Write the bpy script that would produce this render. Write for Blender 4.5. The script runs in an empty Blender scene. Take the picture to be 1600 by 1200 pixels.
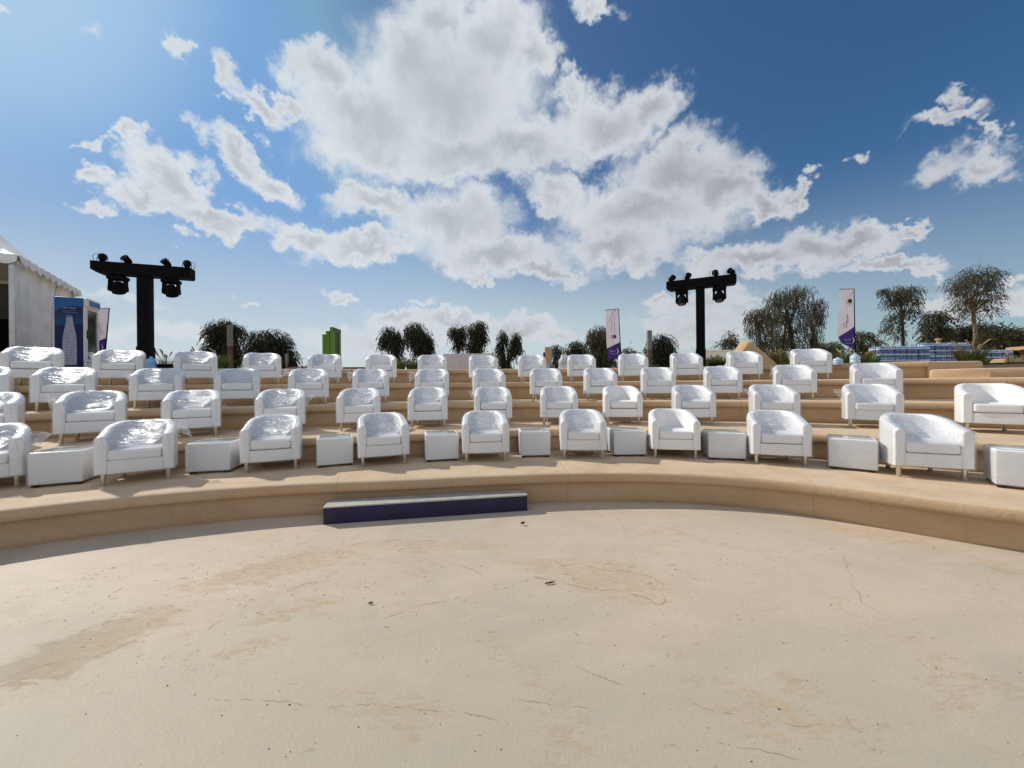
import bpy, math, random
from mathutils import Vector, Matrix, noise
random.seed(7)
R = math.radians
D = bpy.data
C = bpy.context.scene.collection
sc = bpy.context.scene

# ---------------------------------------------------------------- camera
F, CX, CY, EYE, TILT = 601.0, 800.0, 600.0, 1.6, 0.009
_r = Vector((1, 0, -TILT)).normalized(); _f = Vector((0, 1, 0)); _u = _r.cross(_f).normalized()
cam = D.cameras.new('camera'); co = D.objects.new('camera', cam); C.objects.link(co)
co.matrix_world = Matrix(((_r.x, _u.x, -_f.x, 0), (_r.y, _u.y, -_f.y, 0), (_r.z, _u.z, -_f.z, EYE), (0, 0, 0, 1)))
cam.sensor_width = 36; cam.lens = 36 * F / 1600; cam.clip_end = 5000; cam.clip_start = .05
sc.camera = co
EYEV = Vector((0, 0, EYE))
def ray(x, y): return _r * ((x - CX) / F) + _u * ((CY - y) / F) + _f      # depth 1 along +Y
def at(x, y, d): return EYEV + ray(x, y) * d                               # point at depth d
def onz(x, y, z): v = ray(x, y); return EYEV + v * ((z - EYE) / v.z)
# ---------------------------------------------------------------- sun, world, exposure
SUN_AZ, SUN_EL = R(-61), R(37)          # azimuth from +Y towards +X
sd = Vector((math.sin(SUN_AZ) * math.cos(SUN_EL), math.cos(SUN_AZ) * math.cos(SUN_EL), math.sin(SUN_EL)))
sl = D.lights.new('sun', 'SUN'); sl.energy = 3.9; sl.angle = R(.55); sl.color = (1, .93, .82)
so = D.objects.new('sun', sl); C.objects.link(so); so.rotation_euler = (-sd).to_track_quat('-Z', 'Y').to_euler(); so.location = (-20, 10, 20)
sc.view_settings.view_transform = 'Standard'; sc.view_settings.look = 'None'
sc.view_settings.exposure = 0.0; sc.view_settings.gamma = 1
sc.render.resolution_x = 1024; sc.render.resolution_y = 768

class NT:
    def __init__(s, t): s.t = t; s.L = t.links
    def n(s, ty, **k):
        o = s.t.nodes.new(ty)
        for a, b in k.items():
            if a == 'ins':
                for i, v in b.items():
                    if isinstance(v, bpy.types.NodeSocket): s.L.new(v, o.inputs[i])
                    else: o.inputs[i].default_value = v
            else: setattr(o, a, b)
        return o
    def m(s, op, a, b=0.0, c=0.0, clamp=False): return s.n('ShaderNodeMath', operation=op, use_clamp=clamp, ins={0: a, 1: b, 2: c}).outputs[0]
    def v(s, op, a, b=(0, 0, 0), sc_=None):
        o = s.n('ShaderNodeVectorMath', operation=op, ins={0: a, 1: b})
        if sc_ is not None:
            if isinstance(sc_, bpy.types.NodeSocket): s.L.new(sc_, o.inputs[3])
            else: o.inputs[3].default_value = sc_
        return o.outputs[0]
    def noise(s, vec, scale, detail=3, rough=.5, dist=0, out=0): return s.n('ShaderNodeTexNoise', ins={'Vector': vec, 'Scale': scale, 'Detail': detail, 'Roughness': rough, 'Distortion': dist}).outputs[out]
    def ss(s, x, a, b, o0=0.0, o1=1.0): return s.n('ShaderNodeMapRange', interpolation_type='SMOOTHSTEP', ins={0: x, 1: a, 2: b, 3: o0, 4: o1}).outputs[0]
    def mix(s, f, a, b, bt='MIX'): return s.n('ShaderNodeMix', data_type='RGBA', blend_type=bt, ins={0: f, 6: a, 7: b}).outputs[2]
    def comb(s, x, y, z=0.0): return s.n('ShaderNodeCombineXYZ', ins={0: x, 1: y, 2: z}).outputs[0]

w = D.worlds.new('World'); sc.world = w; w.use_nodes = True
t = w.node_tree; t.nodes.clear(); N = NT(t)
tc = N.n('ShaderNodeTexCoord').outputs['Generated']
sky = N.n('ShaderNodeTexSky', sky_type='NISHITA', sun_disc=False, sun_elevation=SUN_EL, sun_rotation=SUN_AZ % (2 * math.pi), altitude=0, air_density=1.0, dust_density=1.6, ozone_density=2.0)
SKY_STRENGTH = 0.1
# clouds: soft lobes set by compass bearing and elevation, broken up by fractal noise
CL = [(700,150,170,140,0,1),(590,200,130,95,0,1),(770,70,85,85,0,1),(690,40,60,60,0,1),(500,130,62,48,0,1),(545,180,80,50,0,1),(720,245,150,50,0,1),(640,110,80,80,0,1),(830,90,50,50,0,1),
 (820,230,120,55,0,1),(955,185,100,62,-12,1),(1020,165,55,50,0,1),(890,140,40,30,0,.8),
 (1060,270,105,62,0,1),(1000,330,150,62,0,1),(1120,290,85,45,0,1),(1190,315,60,28,0,1),(1240,300,20,22,0,.9),(960,380,110,40,0,1),(870,300,60,35,0,.8),
 (590,320,85,32,10,1),(700,345,110,58,0,1),(545,300,38,14,0,.9),(770,400,120,36,0,1),(470,372,70,24,5,.95),(570,392,110,28,0,1),(850,425,75,20,0,1),(740,435,20,9,0,.8),
 (165,238,48,10,10,.8),(230,240,30,22,0,.85),(165,290,42,20,10,.9),(275,295,58,42,10,1),(330,345,95,26,8,1),(240,325,60,28,0,.95),(365,250,60,30,25,1),(425,290,55,32,25,1),(160,340,34,12,10,.8),(290,382,34,11,15,.7),
 (290,72,26,20,20,.6),(365,128,34,28,30,.85),(400,182,52,24,25,.95),(450,180,38,20,0,.9),(345,165,20,8,30,.6),
 (1190,405,130,30,-4,1),(1290,378,85,38,-6,1),(1350,372,75,30,0,1),(1440,362,36,12,-4,.9),(1400,412,80,16,0,.95),(1100,400,60,18,0,.7),(1030,455,45,12,0,.75),
 (1100,470,120,22,0,.75),(1090,505,150,30,0,.7),(1530,255,80,34,0,.82),(1480,190,60,18,0,.75),(1510,160,24,18,0,.7),(1560,210,50,12,15,.55),(1335,258,22,13,0,.7),(1272,270,22,12,0,.65),
 (1590,420,36,15,0,.8),(1560,465,110,34,0,.75),(1480,480,90,20,0,.65),(530,468,26,11,0,.8),(700,508,70,20,0,1),(800,515,95,24,0,1),(620,503,50,18,0,.9),(600,530,160,22,0,.8),(660,477,28,9,0,.7),(880,530,60,16,0,.8),(400,460,16,8,0,.7),
 (930,0,48,26,10,.8),(22,14,40,14,15,.7),(180,60,40,22,30,.35),(200,470,120,14,8,.45),(260,520,200,22,4,.5)]
def azel(x, y):
    v = ray(x, y).normalized(); return math.atan2(v.x, v.y), math.asin(v.z)
sx = N.n('ShaderNodeSeparateXYZ', ins={0: tc})
X_, Y_, Z_ = sx.outputs
az = N.m('ARCTAN2', X_, Y_); el = N.m('ARCSINE', Z_)
azel0 = N.comb(az, el)
w1 = N.noise(tc, 5.5, 5, .6, 0, 1); w2 = N.noise(tc, 26, 5, .62, 0, 1)
wv = N.v('ADD', N.v('SCALE', N.v('SUBTRACT', w1, (.5, .5, .5)), sc_=.17), N.v('SCALE', N.v('SUBTRACT', w2, (.5, .5, .5)), sc_=.085))
warp = N.v('ADD', azel0, wv)
def lobes(vec, grow):
    acc = None
    for (x, y, rx, ry, rot, s) in CL:
        c = Vector(azel(x, y)); e = 4.0
        ax = (Vector(azel(x + e, y)) - c) / e; ay = (Vector(azel(x, y - e)) - c) / e
        cr, sr = math.cos(R(rot)), math.sin(R(rot))
        u = (ax * cr - ay * sr) * rx * grow; v2 = (ax * sr + ay * cr) * ry * grow
        ru, rv = u.length, v2.length; an = math.atan2(u.y, u.x)
        mp = N.n('ShaderNodeMapping', vector_type='TEXTURE', ins={0: vec, 1: (c.x, c.y, 0), 2: (0, 0, an), 3: (ru, rv, 1)})
        g = N.n('ShaderNodeTexGradient', gradient_type='SPHERICAL', ins={0: mp.outputs[0]}).outputs['Fac' if 'Fac' in [o.name for o in N.t.nodes[-1].outputs] else 1]
        g = N.m('MULTIPLY', g, s)
        acc = g if acc is None else N.n('ShaderNodeMath', operation='SMOOTH_MAX', ins={0: acc, 1: g, 2: .14}).outputs[0]
    return acc
dens = N.m('MULTIPLY', N.m('SUBTRACT', lobes(warp, 1.36), .10), 1.12, clamp=True)
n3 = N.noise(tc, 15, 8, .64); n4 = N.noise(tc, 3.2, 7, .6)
behind = N.m('MULTIPLY', N.ss(Y_, .15, -.35), N.ss(n4, .36, .56))  # unseen clouds added behind the camera as fill for the shade
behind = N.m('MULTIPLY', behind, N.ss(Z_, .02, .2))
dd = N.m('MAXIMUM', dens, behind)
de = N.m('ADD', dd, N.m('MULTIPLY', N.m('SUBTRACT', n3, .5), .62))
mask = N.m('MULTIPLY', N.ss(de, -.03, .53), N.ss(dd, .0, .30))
core = N.ss(N.m('ADD', dd, N.m('MULTIPLY', N.m('SUBTRACT', N.noise(tc, 3.6, 4, .5), .5), .50)), .28, 1.0)
sunf = N.v('DOT_PRODUCT', tc, tuple(sd))
sunf = t.nodes[-1].outputs['Value']
near = N.ss(sunf, .1, .95)
edgec = N.mix(near, (.63, .655, .70, 1), (.72, .77, .81, 1))
corec = N.mix(near, (.36, .375, .42, 1), (.50, .54, .59, 1))
cc = N.mix(core, edgec, corec)
# added clouds behind the camera, coloured bright to lift the shaded chair fronts
cc = N.mix(N.m('MULTIPLY', N.ss(Y_, .05, -.25), 1.0), cc, (.64, .68, .76, 1))
# hazy bright air low down and toward the sun
grad = N.n('ShaderNodeHueSaturation', ins={1: 1.32, 2: .95, 4: sky.outputs[0]}).outputs[0]
sc3 = N.n('ShaderNodeSeparateXYZ', ins={0: N.v('SCALE', grad, sc_=SKY_STRENGTH)}).outputs
gg_ = N.m('MINIMUM', sc3[1], .385)
skyc = N.comb(N.m('MINIMUM', N.m('MINIMUM', sc3[0], .20), N.m('MULTIPLY', gg_, .53)), gg_, N.m('MINIMUM', sc3[2], .69))
low = N.m('MULTIPLY', N.ss(Z_, .42, .03, 0, .92), N.ss(sunf, -.35, .55, .35, 1))
skyc = N.mix(low, skyc, (.62, .70, .72, 1))
skyc = N.mix(N.ss(sunf, .925, 1.0, 0, .7), skyc, (.52, .72, .88, 1))
EXPF = 1.0
cc = N.mix(N.ss(Z_, .30, .0, 0, .55), cc, (.62, .66, .68, 1))
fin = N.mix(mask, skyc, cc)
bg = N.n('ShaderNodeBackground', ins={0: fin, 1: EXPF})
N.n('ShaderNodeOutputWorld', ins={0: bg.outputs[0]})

# ---------------------------------------------------------------- helpers
class MB:
    def __init__(s): s.v = []; s.f = []; s.mi = []; s.cur = 0
    def add(s, vs, fs, M=None):
        o = len(s.v)
        s.v += [tuple(M @ Vector(p)) if M else tuple(p) for p in vs]
        for f in fs: s.f.append(tuple(o + i for i in f)); s.mi.append(s.cur)
        return s
    def box(s, a, b, M=None):
        x0, y0, z0 = a; x1, y1, z1 = b
        return s.add([(x0,y0,z0),(x1,y0,z0),(x1,y1,z0),(x0,y1,z0),(x0,y0,z1),(x1,y0,z1),(x1,y1,z1),(x0,y1,z1)], [(0,3,2,1),(4,5,6,7),(0,1,5,4),(1,2,6,5),(2,3,7,6),(3,0,4,7)], M)
    def rbox(s, a, b, r, n=6, M=None):                 # box with rounded edges
        c = [(p + q) / 2 for p, q in zip(a, b)]; h = [(q - p) / 2 for p, q in zip(a, b)]
        vs = []; fs = []; idx = {}
        def par(k, hh):                                 # dense near the ends
            e = min(r / hh, .95); ts = [-1, -1 + e * .3, -1 + e * .7, -1 + e] + [(-1 + e) + (2 - 2 * e) * i / n for i in range(1, n)] + [1 - e, 1 - e * .7, 1 - e * .3, 1]
            return ts[k]
        K = n + 7
        def vid(p):
            key = tuple(round(q, 6) for q in p)
            if key not in idx:
                q = [p[i] * h[i] for i in range(3)]; inn = [max(-(h[i] - r), min(h[i] - r, q[i])) for i in range(3)]
                d = Vector([q[i] - inn[i] for i in range(3)]); d = d.normalized() * r if d.length > 1e-9 else d
                idx[key] = len(vs); vs.append((c[0] + inn[0] + d.x, c[1] + inn[1] + d.y, c[2] + inn[2] + d.z))
            return idx[key]
        for ax in range(3):
            o1, o2 = (ax + 1) % 3, (ax + 2) % 3
            for sg in (-1, 1):
                for i in range(K - 1):
                    for j in range(K - 1):
                        q = []
                        for (ii, jj) in ((i, j), (i + 1, j), (i + 1, j + 1), (i, j + 1)):
                            p = [0, 0, 0]; p[ax] = sg; p[o1] = par(ii, h[o1]); p[o2] = par(jj, h[o2]); q.append(vid(p))
                        if sg < 0: q.reverse()
                        fs.append(tuple(q))
        return s.add(vs, fs, M)
    def lathe(s, prof, n=12, M=None, cap=True):
        vs = []; fs = []; m = len(prof)
        for (r, z) in prof:
            for k in range(n): a = 2 * math.pi * k / n; vs.append((r * math.cos(a), r * math.sin(a), z))
        for i in range(m - 1):
            for k in range(n): fs.append((i*n+k, i*n+(k+1)%n, (i+1)*n+(k+1)%n, (i+1)*n+k))
        if cap: fs.append(tuple(range(n - 1, -1, -1))); fs.append(tuple((m-1)*n + k for k in range(n)))
        return s.add(vs, fs, M)
    def tube(s, pts, rad, n=6):
        pts = [Vector(p) for p in pts]; o = len(s.v); m = len(pts)
        if not isinstance(rad, (list, tuple)): rad = [rad] * m
        for i, p in enumerate(pts):
            d = (pts[min(i+1, m-1)] - pts[max(i-1, 0)]).normalized()
            a = d.cross(Vector((0, 1, 0)) if abs(d.y) < .9 else Vector((1, 0, 0))).normalized(); b = d.cross(a)
            for k in range(n):
                t_ = 2 * math.pi * k / n; s.v.append(tuple(p + (a * math.cos(t_) + b * math.sin(t_)) * rad[i]))
        for i in range(m - 1):
            for k in range(n): s.f.append((o+i*n+k, o+i*n+(k+1)%n, o+(i+1)*n+(k+1)%n, o+(i+1)*n+k)); s.mi.append(s.cur)
        s.f.append(tuple(o + k for k in range(n - 1, -1, -1))); s.mi.append(s.cur)
        s.f.append(tuple(o + (m-1)*n + k for k in range(n))); s.mi.append(s.cur)
        return s
    def grid(s, fn, nu, nv, M=None):
        vs = [fn(i / nu, j / nv) for j in range(nv + 1) for i in range(nu + 1)]
        fs = [(j*(nu+1)+i, j*(nu+1)+i+1, (j+1)*(nu+1)+i+1, (j+1)*(nu+1)+i) for j in range(nv) for i in range(nu)]
        return s.add(vs, fs, M)
    def mesh(s, name, mats, smooth=False, sharp=None):
        me = D.meshes.new(name); me.from_pydata(s.v, [], s.f); 
        if not isinstance(mats, (list, tuple)): mats = [mats]
        for m_ in mats: me.materials.append(m_)
        me.polygons.foreach_set('material_index', s.mi)
        if smooth:
            me.polygons.foreach_set('use_smooth', [True] * len(me.polygons))
            if sharp: me.set_sharp_from_angle(angle=R(sharp))
        me.update(); return me
    def build(s, name, mats, parent=None, smooth=False, sharp=None):
        return obj(name, s.mesh(name, mats, smooth, sharp), parent)
def obj(name, me, parent=None):
    o = D.objects.new(name, me); C.objects.link(o); o.parent = parent; return o
def tag(o, label=None, cat=None, group=None, kind=None):
    if label: o['label'] = label
    if cat: o['category'] = cat
    if group: o['group'] = group
    if kind: o['kind'] = kind
    return o
def empty(name, loc=(0, 0, 0), rz=0):
    o = D.objects.new(name, None); C.objects.link(o); o.location = loc; o.rotation_euler = (0, 0, rz); o.empty_display_size = .2; return o
def children(o): return [c for c in KIDS.get(o.name, [])]
def copy_tree(o, parent=None, skip=()):
    c = o.copy(); C.objects.link(c); c.parent = parent
    for ch in list(o.children):
        if not any(ch.name.startswith(k) for k in skip): copy_tree(ch, c)
    return c
def T(x, y, z): return Matrix.Translation((x, y, z))
def RX(a): return Matrix.Rotation(a, 4, 'X')
def RY(a): return Matrix.Rotation(a, 4, 'Y')
def RZ(a): return Matrix.Rotation(a, 4, 'Z')
def smooth(a, b, x):
    x = max(0, min(1, (x - a) / (b - a))); return x * x * (3 - 2 * x)

# ---------------------------------------------------------------- materials
def mat(name, col, rough=.6, metal=0, spec=.5, var=.12, vscale=4, bump=0, bscale=40, coat=0, trans=0):
    m_ = D.materials.new(name); m_.use_nodes = True; n_ = NT(m_.node_tree)
    b = m_.node_tree.nodes['Principled BSDF']
    tcx = n_.n('ShaderNodeTexCoord').outputs['Object']
    f = n_.noise(tcx, vscale, 4, .6)
    c0 = tuple(max(0, c * (1 - var)) for c in col) + (1,); c1 = tuple(min(1, c * (1 + var)) for c in col) + (1,)
    n_.L.new(n_.mix(n_.ss(f, .3, .7), c0, c1), b.inputs['Base Color'])
    b.inputs['Roughness'].default_value = rough; b.inputs['Metallic'].default_value = metal
    b.inputs['Specular IOR Level'].default_value = spec
    if coat: b.inputs['Coat Weight'].default_value = coat
    if trans: b.inputs['Transmission Weight'].default_value = trans
    if bump:
        bp = n_.n('ShaderNodeBump', ins={'Strength': 1.0, 'Distance': bump, 'Height': n_.noise(tcx, bscale, 4, .6)})
        n_.L.new(bp.outputs[0], b.inputs['Normal'])
    return m_
leather = mat('white_leatherette', (.80, .79, .78), .38, var=.025, vscale=3, bump=.004, bscale=9)
metal = mat('brushed_leg_metal', (.62, .60, .55), .32, metal=.85, var=.08, vscale=20)
blackp = mat('black_powder_coat', (.003, .003, .005), .8, spec=.12, var=.3, vscale=6)
blackf = mat('black_foot_plastic', (.012, .012, .012), .5, var=.2)
glassm = D.materials.new('grey_green_glass'); glassm.use_nodes = True
b = glassm.node_tree.nodes['Principled BSDF']; b.inputs['Base Color'].default_value = (.42, .52, .52, 1); b.inputs['Roughness'].default_value = .06; b.inputs['Coat Weight'].default_value = .6
navy = mat('navy_painted_board', (.010, .006, .045), .6, var=.25, vscale=3)
tentm = mat('white_tent_fabric', (.76, .76, .76), .6, var=.12, vscale=2.2, bump=.02, bscale=2.4)
tentin = mat('shade_grey_tent_lining', (.16, .16, .17), .8, var=.1)  # inner walls coloured dark so the tent interior reads as shaded
alum = mat('aluminium_tent_post', (.55, .55, .57), .4, metal=.6)
woodm = mat('weathered_wood', (.09, .055, .035), .8, var=.4, vscale=8, bump=.01, bscale=30)
postpanel = mat('faded_grey_wood', (.17, .15, .14), .7, var=.2, vscale=30)
greenm = mat('green_sign_paint', (.085, .21, .012), .45, var=.06)
greend = mat('dark_green_sign_face', (.03, .07, .02), .5, var=.1)
palew = mat('pale_lilac_panel', (.55, .50, .52), .7, var=.03)
creamw = mat('cream_wall_paint', (.72, .68, .60), .8, var=.08, vscale=.8)
tanb = mat('tan_wooden_box', (.42, .27, .14), .6, var=.12, vscale=6)
bottleb = D.materials.new('pale_blue_water_bottle'); bottleb.use_nodes = True
def film_material(nm, sc1, sc2, bmp, mk0, mk1, fr1, rg):
    m_ = D.materials.new(nm); m_.use_nodes = True; t_ = m_.node_tree; t_.nodes.clear(); n_ = NT(t_)
    tcx = n_.n('ShaderNodeTexCoord').outputs['Object']
    mp = n_.n('ShaderNodeMapping', ins={0: tcx, 2: (.2, .1, .45), 3: sc1}).outputs[0]
    mp2 = n_.n('ShaderNodeMapping', ins={0: tcx, 2: (.1, .5, -.5), 3: sc2}).outputs[0]
    a = n_.noise(mp, 1.6, 4, .6, 1.4); b_ = n_.noise(mp2, 2.2, 5, .65, 1.0)
    # ridged streaks
    r1 = n_.m('SUBTRACT', 1.0, n_.m('ABSOLUTE', n_.m('MULTIPLY', n_.m('SUBTRACT', a, .5), 9.0)), clamp=True)
    r2 = n_.m('SUBTRACT', 1.0, n_.m('ABSOLUTE', n_.m('MULTIPLY', n_.m('SUBTRACT', b_, .5), 12.0)), clamp=True)
    h = n_.m('ADD', n_.m('MULTIPLY', r1, .7), n_.m('MULTIPLY', r2, .5))
    bp = n_.n('ShaderNodeBump', ins={'Strength': 1.0, 'Distance': bmp, 'Height': h}).outputs[0]
    gl = n_.n('ShaderNodeBsdfGlossy', ins={'Color': (1, 1, 1, 1), 'Roughness': rg, 'Normal': bp}).outputs[0]
    df = n_.n('ShaderNodeBsdfDiffuse', ins={'Color': (.78, .83, .92, 1)}).outputs[0]  # bluish tint stands in for sky reflected by the film
    tl = n_.n('ShaderNodeBsdfTranslucent', ins={'Color': (.84, .88, .95, 1)}).outputs[0]
    milk = n_.n('ShaderNodeMixShader', ins={0: .4, 1: df, 2: tl}).outputs[0]
    tr = n_.n('ShaderNodeBsdfTransparent', ins={'Color': (.97, .975, .98, 1)}).outputs[0]
    fr = n_.n('ShaderNodeFresnel', ins={'IOR': 1.5, 'Normal': bp}).outputs[0]
    s1 = n_.n('ShaderNodeMixShader', ins={0: n_.m('ADD', mk0, n_.m('MULTIPLY', h, mk1), clamp=True), 1: tr, 2: milk}).outputs[0]
    s2 = n_.n('ShaderNodeMixShader', ins={0: n_.m('ADD', n_.m('MULTIPLY', fr, fr1), n_.m('MULTIPLY', h, .05), clamp=True), 1: s1, 2: gl}).outputs[0]
    n_.n('ShaderNodeOutputMaterial', ins={0: s2})
    return m_
film = film_material('loose_clear_film', (1.3, 7.0, 7.0), (2.6, 12.0, 9.0), .0048, .06, .34, .22, .24)
filmt = film_material('tight_clear_film', (1.0, 1.5, 9.0), (1.6, 2.5, 13.0), .0025, .03, .10, .30, .16)

def plaster_material():
    m_ = D.materials.new('sand_plaster'); m_.use_nodes = True; n_ = NT(m_.node_tree); b_ = m_.node_tree.nodes['Principled BSDF']
    tcx = n_.n('ShaderNodeTexCoord').outputs['Object']
    mp = n_.n('ShaderNodeMapping', ins={0: tcx, 3: (1, 1, 3.5)}).outputs[0]
    big = n_.noise(mp, .9, 5, .6, .5); fine = n_.noise(tcx, 24, 5, .65); spot = n_.noise(tcx, 5, 6, .7)
    c = n_.mix(n_.ss(big, .3, .7), (.47, .315, .180, 1), (.525, .37, .230, 1))
    c = n_.mix(n_.ss(fine, .3, .8, 0, .35), c, (.42, .27, .14, 1))
    c = n_.mix(n_.ss(spot, .60, .76, 0, .5), c, (.60, .46, .31, 1))
    sp = n_.n('ShaderNodeSeparateXYZ', ins={0: n_.n('ShaderNodeNewGeometry').outputs['Normal']}).outputs[2]
    dust = n_.m('MULTIPLY', n_.ss(sp, .6, .95), n_.ss(n_.noise(tcx, 2.2, 6, .7), .32, .62, .35, .9))
    c = n_.mix(dust, c, (.61, .475, .33, 1))
    # cast-in bay joints every few metres round the ring, and dark drips below the lip
    so_ = n_.n('ShaderNodeSeparateXYZ', ins={0: tcx}).outputs
    ang = n_.m('ADD', n_.m('ARCTAN2', so_[0], so_[1]), n_.m('MULTIPLY', n_.m('SUBTRACT', n_.noise(tcx, 3, 3), .5), .004))
    fr_ = n_.m('ABSOLUTE', n_.m('SUBTRACT', n_.m('FRACT', n_.m('MULTIPLY', n_.m('ADD', ang, 5.02), 2.9)), .5))
    c = n_.mix(n_.m('MULTIPLY', n_.ss(fr_, .0022, .0008), .45), c, (.22, .13, .06, 1))
    dm = n_.n('ShaderNodeMapping', ins={0: tcx, 3: (7, 7, .7)}).outputs[0]
    c = n_.mix(n_.m('MULTIPLY', n_.ss(n_.noise(dm, 1.0, 5, .65), .56, .75, 0, .4), n_.ss(sp, .5, .1)), c, (.34, .21, .10, 1))
    c = n_.mix(n_.ss(n_.noise(tcx, 38, 3, .5), .70, .78, 0, .35), c, (.30, .19, .10, 1))
    n_.L.new(c, b_.inputs['Base Color']); b_.inputs['Roughness'].default_value = .82; b_.inputs['Specular IOR Level'].default_value = .25
    bp = n_.n('ShaderNodeBump', ins={'Strength': .6, 'Distance': .01, 'Height': n_.m('ADD', fine, n_.m('MULTIPLY', big, .8))})
    n_.L.new(bp.outputs[0], b_.inputs['Normal'])
    return m_
plaster = plaster_material()

def floor_material():
    m_ = D.materials.new('sandy_polished_screed'); m_.use_nodes = True; n_ = NT(m_.node_tree); b_ = m_.node_tree.nodes['Principled BSDF']
    tcx = n_.n('ShaderNodeTexCoord').outputs['Object']
    st = n_.n('ShaderNodeMapping', ins={0: tcx, 2: (0, 0, R(-14)), 3: (1, 2.6, 1)}).outputs[0]
    big = n_.noise(tcx, .45, 5, .6, .8); med = n_.noise(st, 1.5, 6, .65, .6); fine = n_.noise(tcx, 55, 4, .6)
    c = n_.mix(n_.ss(big, .38, .62), (.565, .455, .350, 1), (.475, .41, .318, 1))
    c = n_.mix(n_.ss(med, .42, .70, 0, .55), c, (.60, .50, .38, 1))
    c = n_.mix(n_.ss(n_.noise(st, 3.0, 7, .7, 1.0), .52, .72, 0, .45), c, (.52, .38, .23, 1))
    yy_ = n_.n('ShaderNodeSeparateXYZ', ins={0: n_.v('ADD', tcx, n_.v('SCALE', n_.v('SUBTRACT', n_.noise(st, .9, 5, .6, .5, 1), (.5, .5, .5)), sc_=1.6))}).outputs[1]
    c = n_.mix(n_.ss(yy_, 3.1, 1.6, 0, .75), c, (.415, .375, .285, 1))  # vignette falloff painted into the floor: greyer and darker toward the camera
    # broad soiled patches of trodden sand at fixed spots
    PT = [(955,905,105,26,-12,1),(850,885,70,10,-8,.9),(450,882,120,14,13,1),(180,990,150,24,20,.62),(60,1052,80,10,14,.9),(1255,1075,36,12,-10,.95),(1340,1135,34,14,-32,1),(1120,1060,70,12,-12,.7),(475,950,70,10,12,.8),(1560,885,46,10,-14,.9),(1200,1118,130,7,-8,.7),(700,852,110,8,0,.9),(960,800,60,5,0,.8),(1380,838,140,9,-11,.95),(400,1010,60,6,8,.5),(620,1100,170,8,-6,.5),(1320,950,8,50,0,.5)]
    nz = n_.v('SCALE', n_.v('SUBTRACT', n_.noise(st, 3.6, 9, .72, .4, 1), (.5, .5, .5)), sc_=.8)
    pv = n_.v('MULTIPLY', n_.v('ADD', tcx, nz), (1, 1, 0)); acc = None
    for (x, y, rx, ry, rot, s) in PT:
        c0 = onz(x, y, 0); u = onz(x + rx * math.cos(R(rot)), y - rx * math.sin(R(rot)), 0) - c0; v_ = onz(x, y - ry, 0) - c0
        mp = n_.n('ShaderNodeMapping', vector_type='TEXTURE', ins={0: pv, 1: (c0.x, c0.y, 0), 2: (0, 0, math.atan2(u.y, u.x)), 3: (u.length * 1.5, max(v_.length, .07) * 1.5, 1)}).outputs[0]
        g = n_.m('MULTIPLY', n_.n('ShaderNodeTexGradient', gradient_type='SPHERICAL', ins={0: mp}).outputs[1], s)
        acc = g if acc is None else n_.m('MAXIMUM', acc, g)
    pe = n_.m('ADD', acc, n_.m('MULTIPLY', n_.m('SUBTRACT', n_.noise(st, 7, 7, .7), .5), .35))
    patch = n_.ss(pe, .10, .50)
    mott = n_.m('MULTIPLY', n_.ss(n_.noise(st, 9, 8, .75, .6), .36, .62), n_.ss(n_.noise(tcx, 48, 5, .7), .25, .6, .45, 1))
    pcol = n_.mix(n_.ss(n_.noise(tcx, 30, 5, .7), .35, .7), (.42, .27, .14, 1), (.54, .385, .225, 1))
    c = n_.mix(n_.m('MULTIPLY', n_.m('MULTIPLY', patch, mott), .65), c, pcol)
    # short scratches and small dark specks
    sm = n_.n('ShaderNodeMapping', ins={0: n_.v('ADD', tcx, n_.v('SCALE', nz, sc_=.25)), 2: (0, 0, R(-17)), 3: (3, 16, 1)}).outputs[0]
    scr = n_.noise(sm, 2.0, 3, .6)
    c = n_.mix(n_.m('MULTIPLY', n_.ss(scr, .665, .70, 0, .65), n_.ss(big, .35, .6, 1, .45)), c, (.34, .22, .12, 1))
    vo = n_.n('ShaderNodeTexVoronoi', ins={0: tcx, 'Scale': 11, 'Randomness': 1}).outputs['Distance']
    c = n_.mix(n_.m('MULTIPLY', n_.ss(vo, .055, .03), n_.ss(n_.noise(tcx, 1.4, 3), .5, .6, 0, .8)), c, (.13, .09, .06, 1))
    c = n_.mix(n_.ss(fine, .35, .75, 0, .22), c, (.40, .33, .25, 1))
    # faint wandering hairline cracks
    cv = n_.n('ShaderNodeTexVoronoi', feature='DISTANCE_TO_EDGE', ins={0: n_.v('ADD', tcx, n_.v('SCALE', nz, sc_=1.2)), 'Scale': .42}).outputs['Distance']
    c = n_.mix(n_.m('MULTIPLY', n_.ss(cv, .010, .003), n_.ss(n_.noise(tcx, .8, 3), .45, .6, 0, .55)), c, (.42, .29, .17, 1))
    n_.L.new(c, b_.inputs['Base Color'])
    n_.L.new(n_.ss(n_.m('ADD', big, patch), .4, 1.2, .58, .9), b_.inputs['Roughness']); b_.inputs['Specular IOR Level'].default_value = .2
    hgt = n_.m('ADD', n_.m('MULTIPLY', fine, .25), n_.m('ADD', n_.m('MULTIPLY', n_.m('MULTIPLY', patch, mott), .12), n_.m('MULTIPLY', med, .8)))
    bp = n_.n('ShaderNodeBump', ins={'Strength': .7, 'Distance': .012, 'Height': hgt}); n_.L.new(bp.outputs[0], b_.inputs['Normal'])
    return m_
floorm = floor_material()
sandg = mat('loose_desert_sand', (.46, .33, .20), .95, var=.2, vscale=.3, bump=.06, bscale=3)

# ---------------------------------------------------------------- amphitheatre plan
CEN = Vector((.9, -3.3))
ZT = [0, .41, .80, 1.22, 1.645, 2.03]
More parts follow.
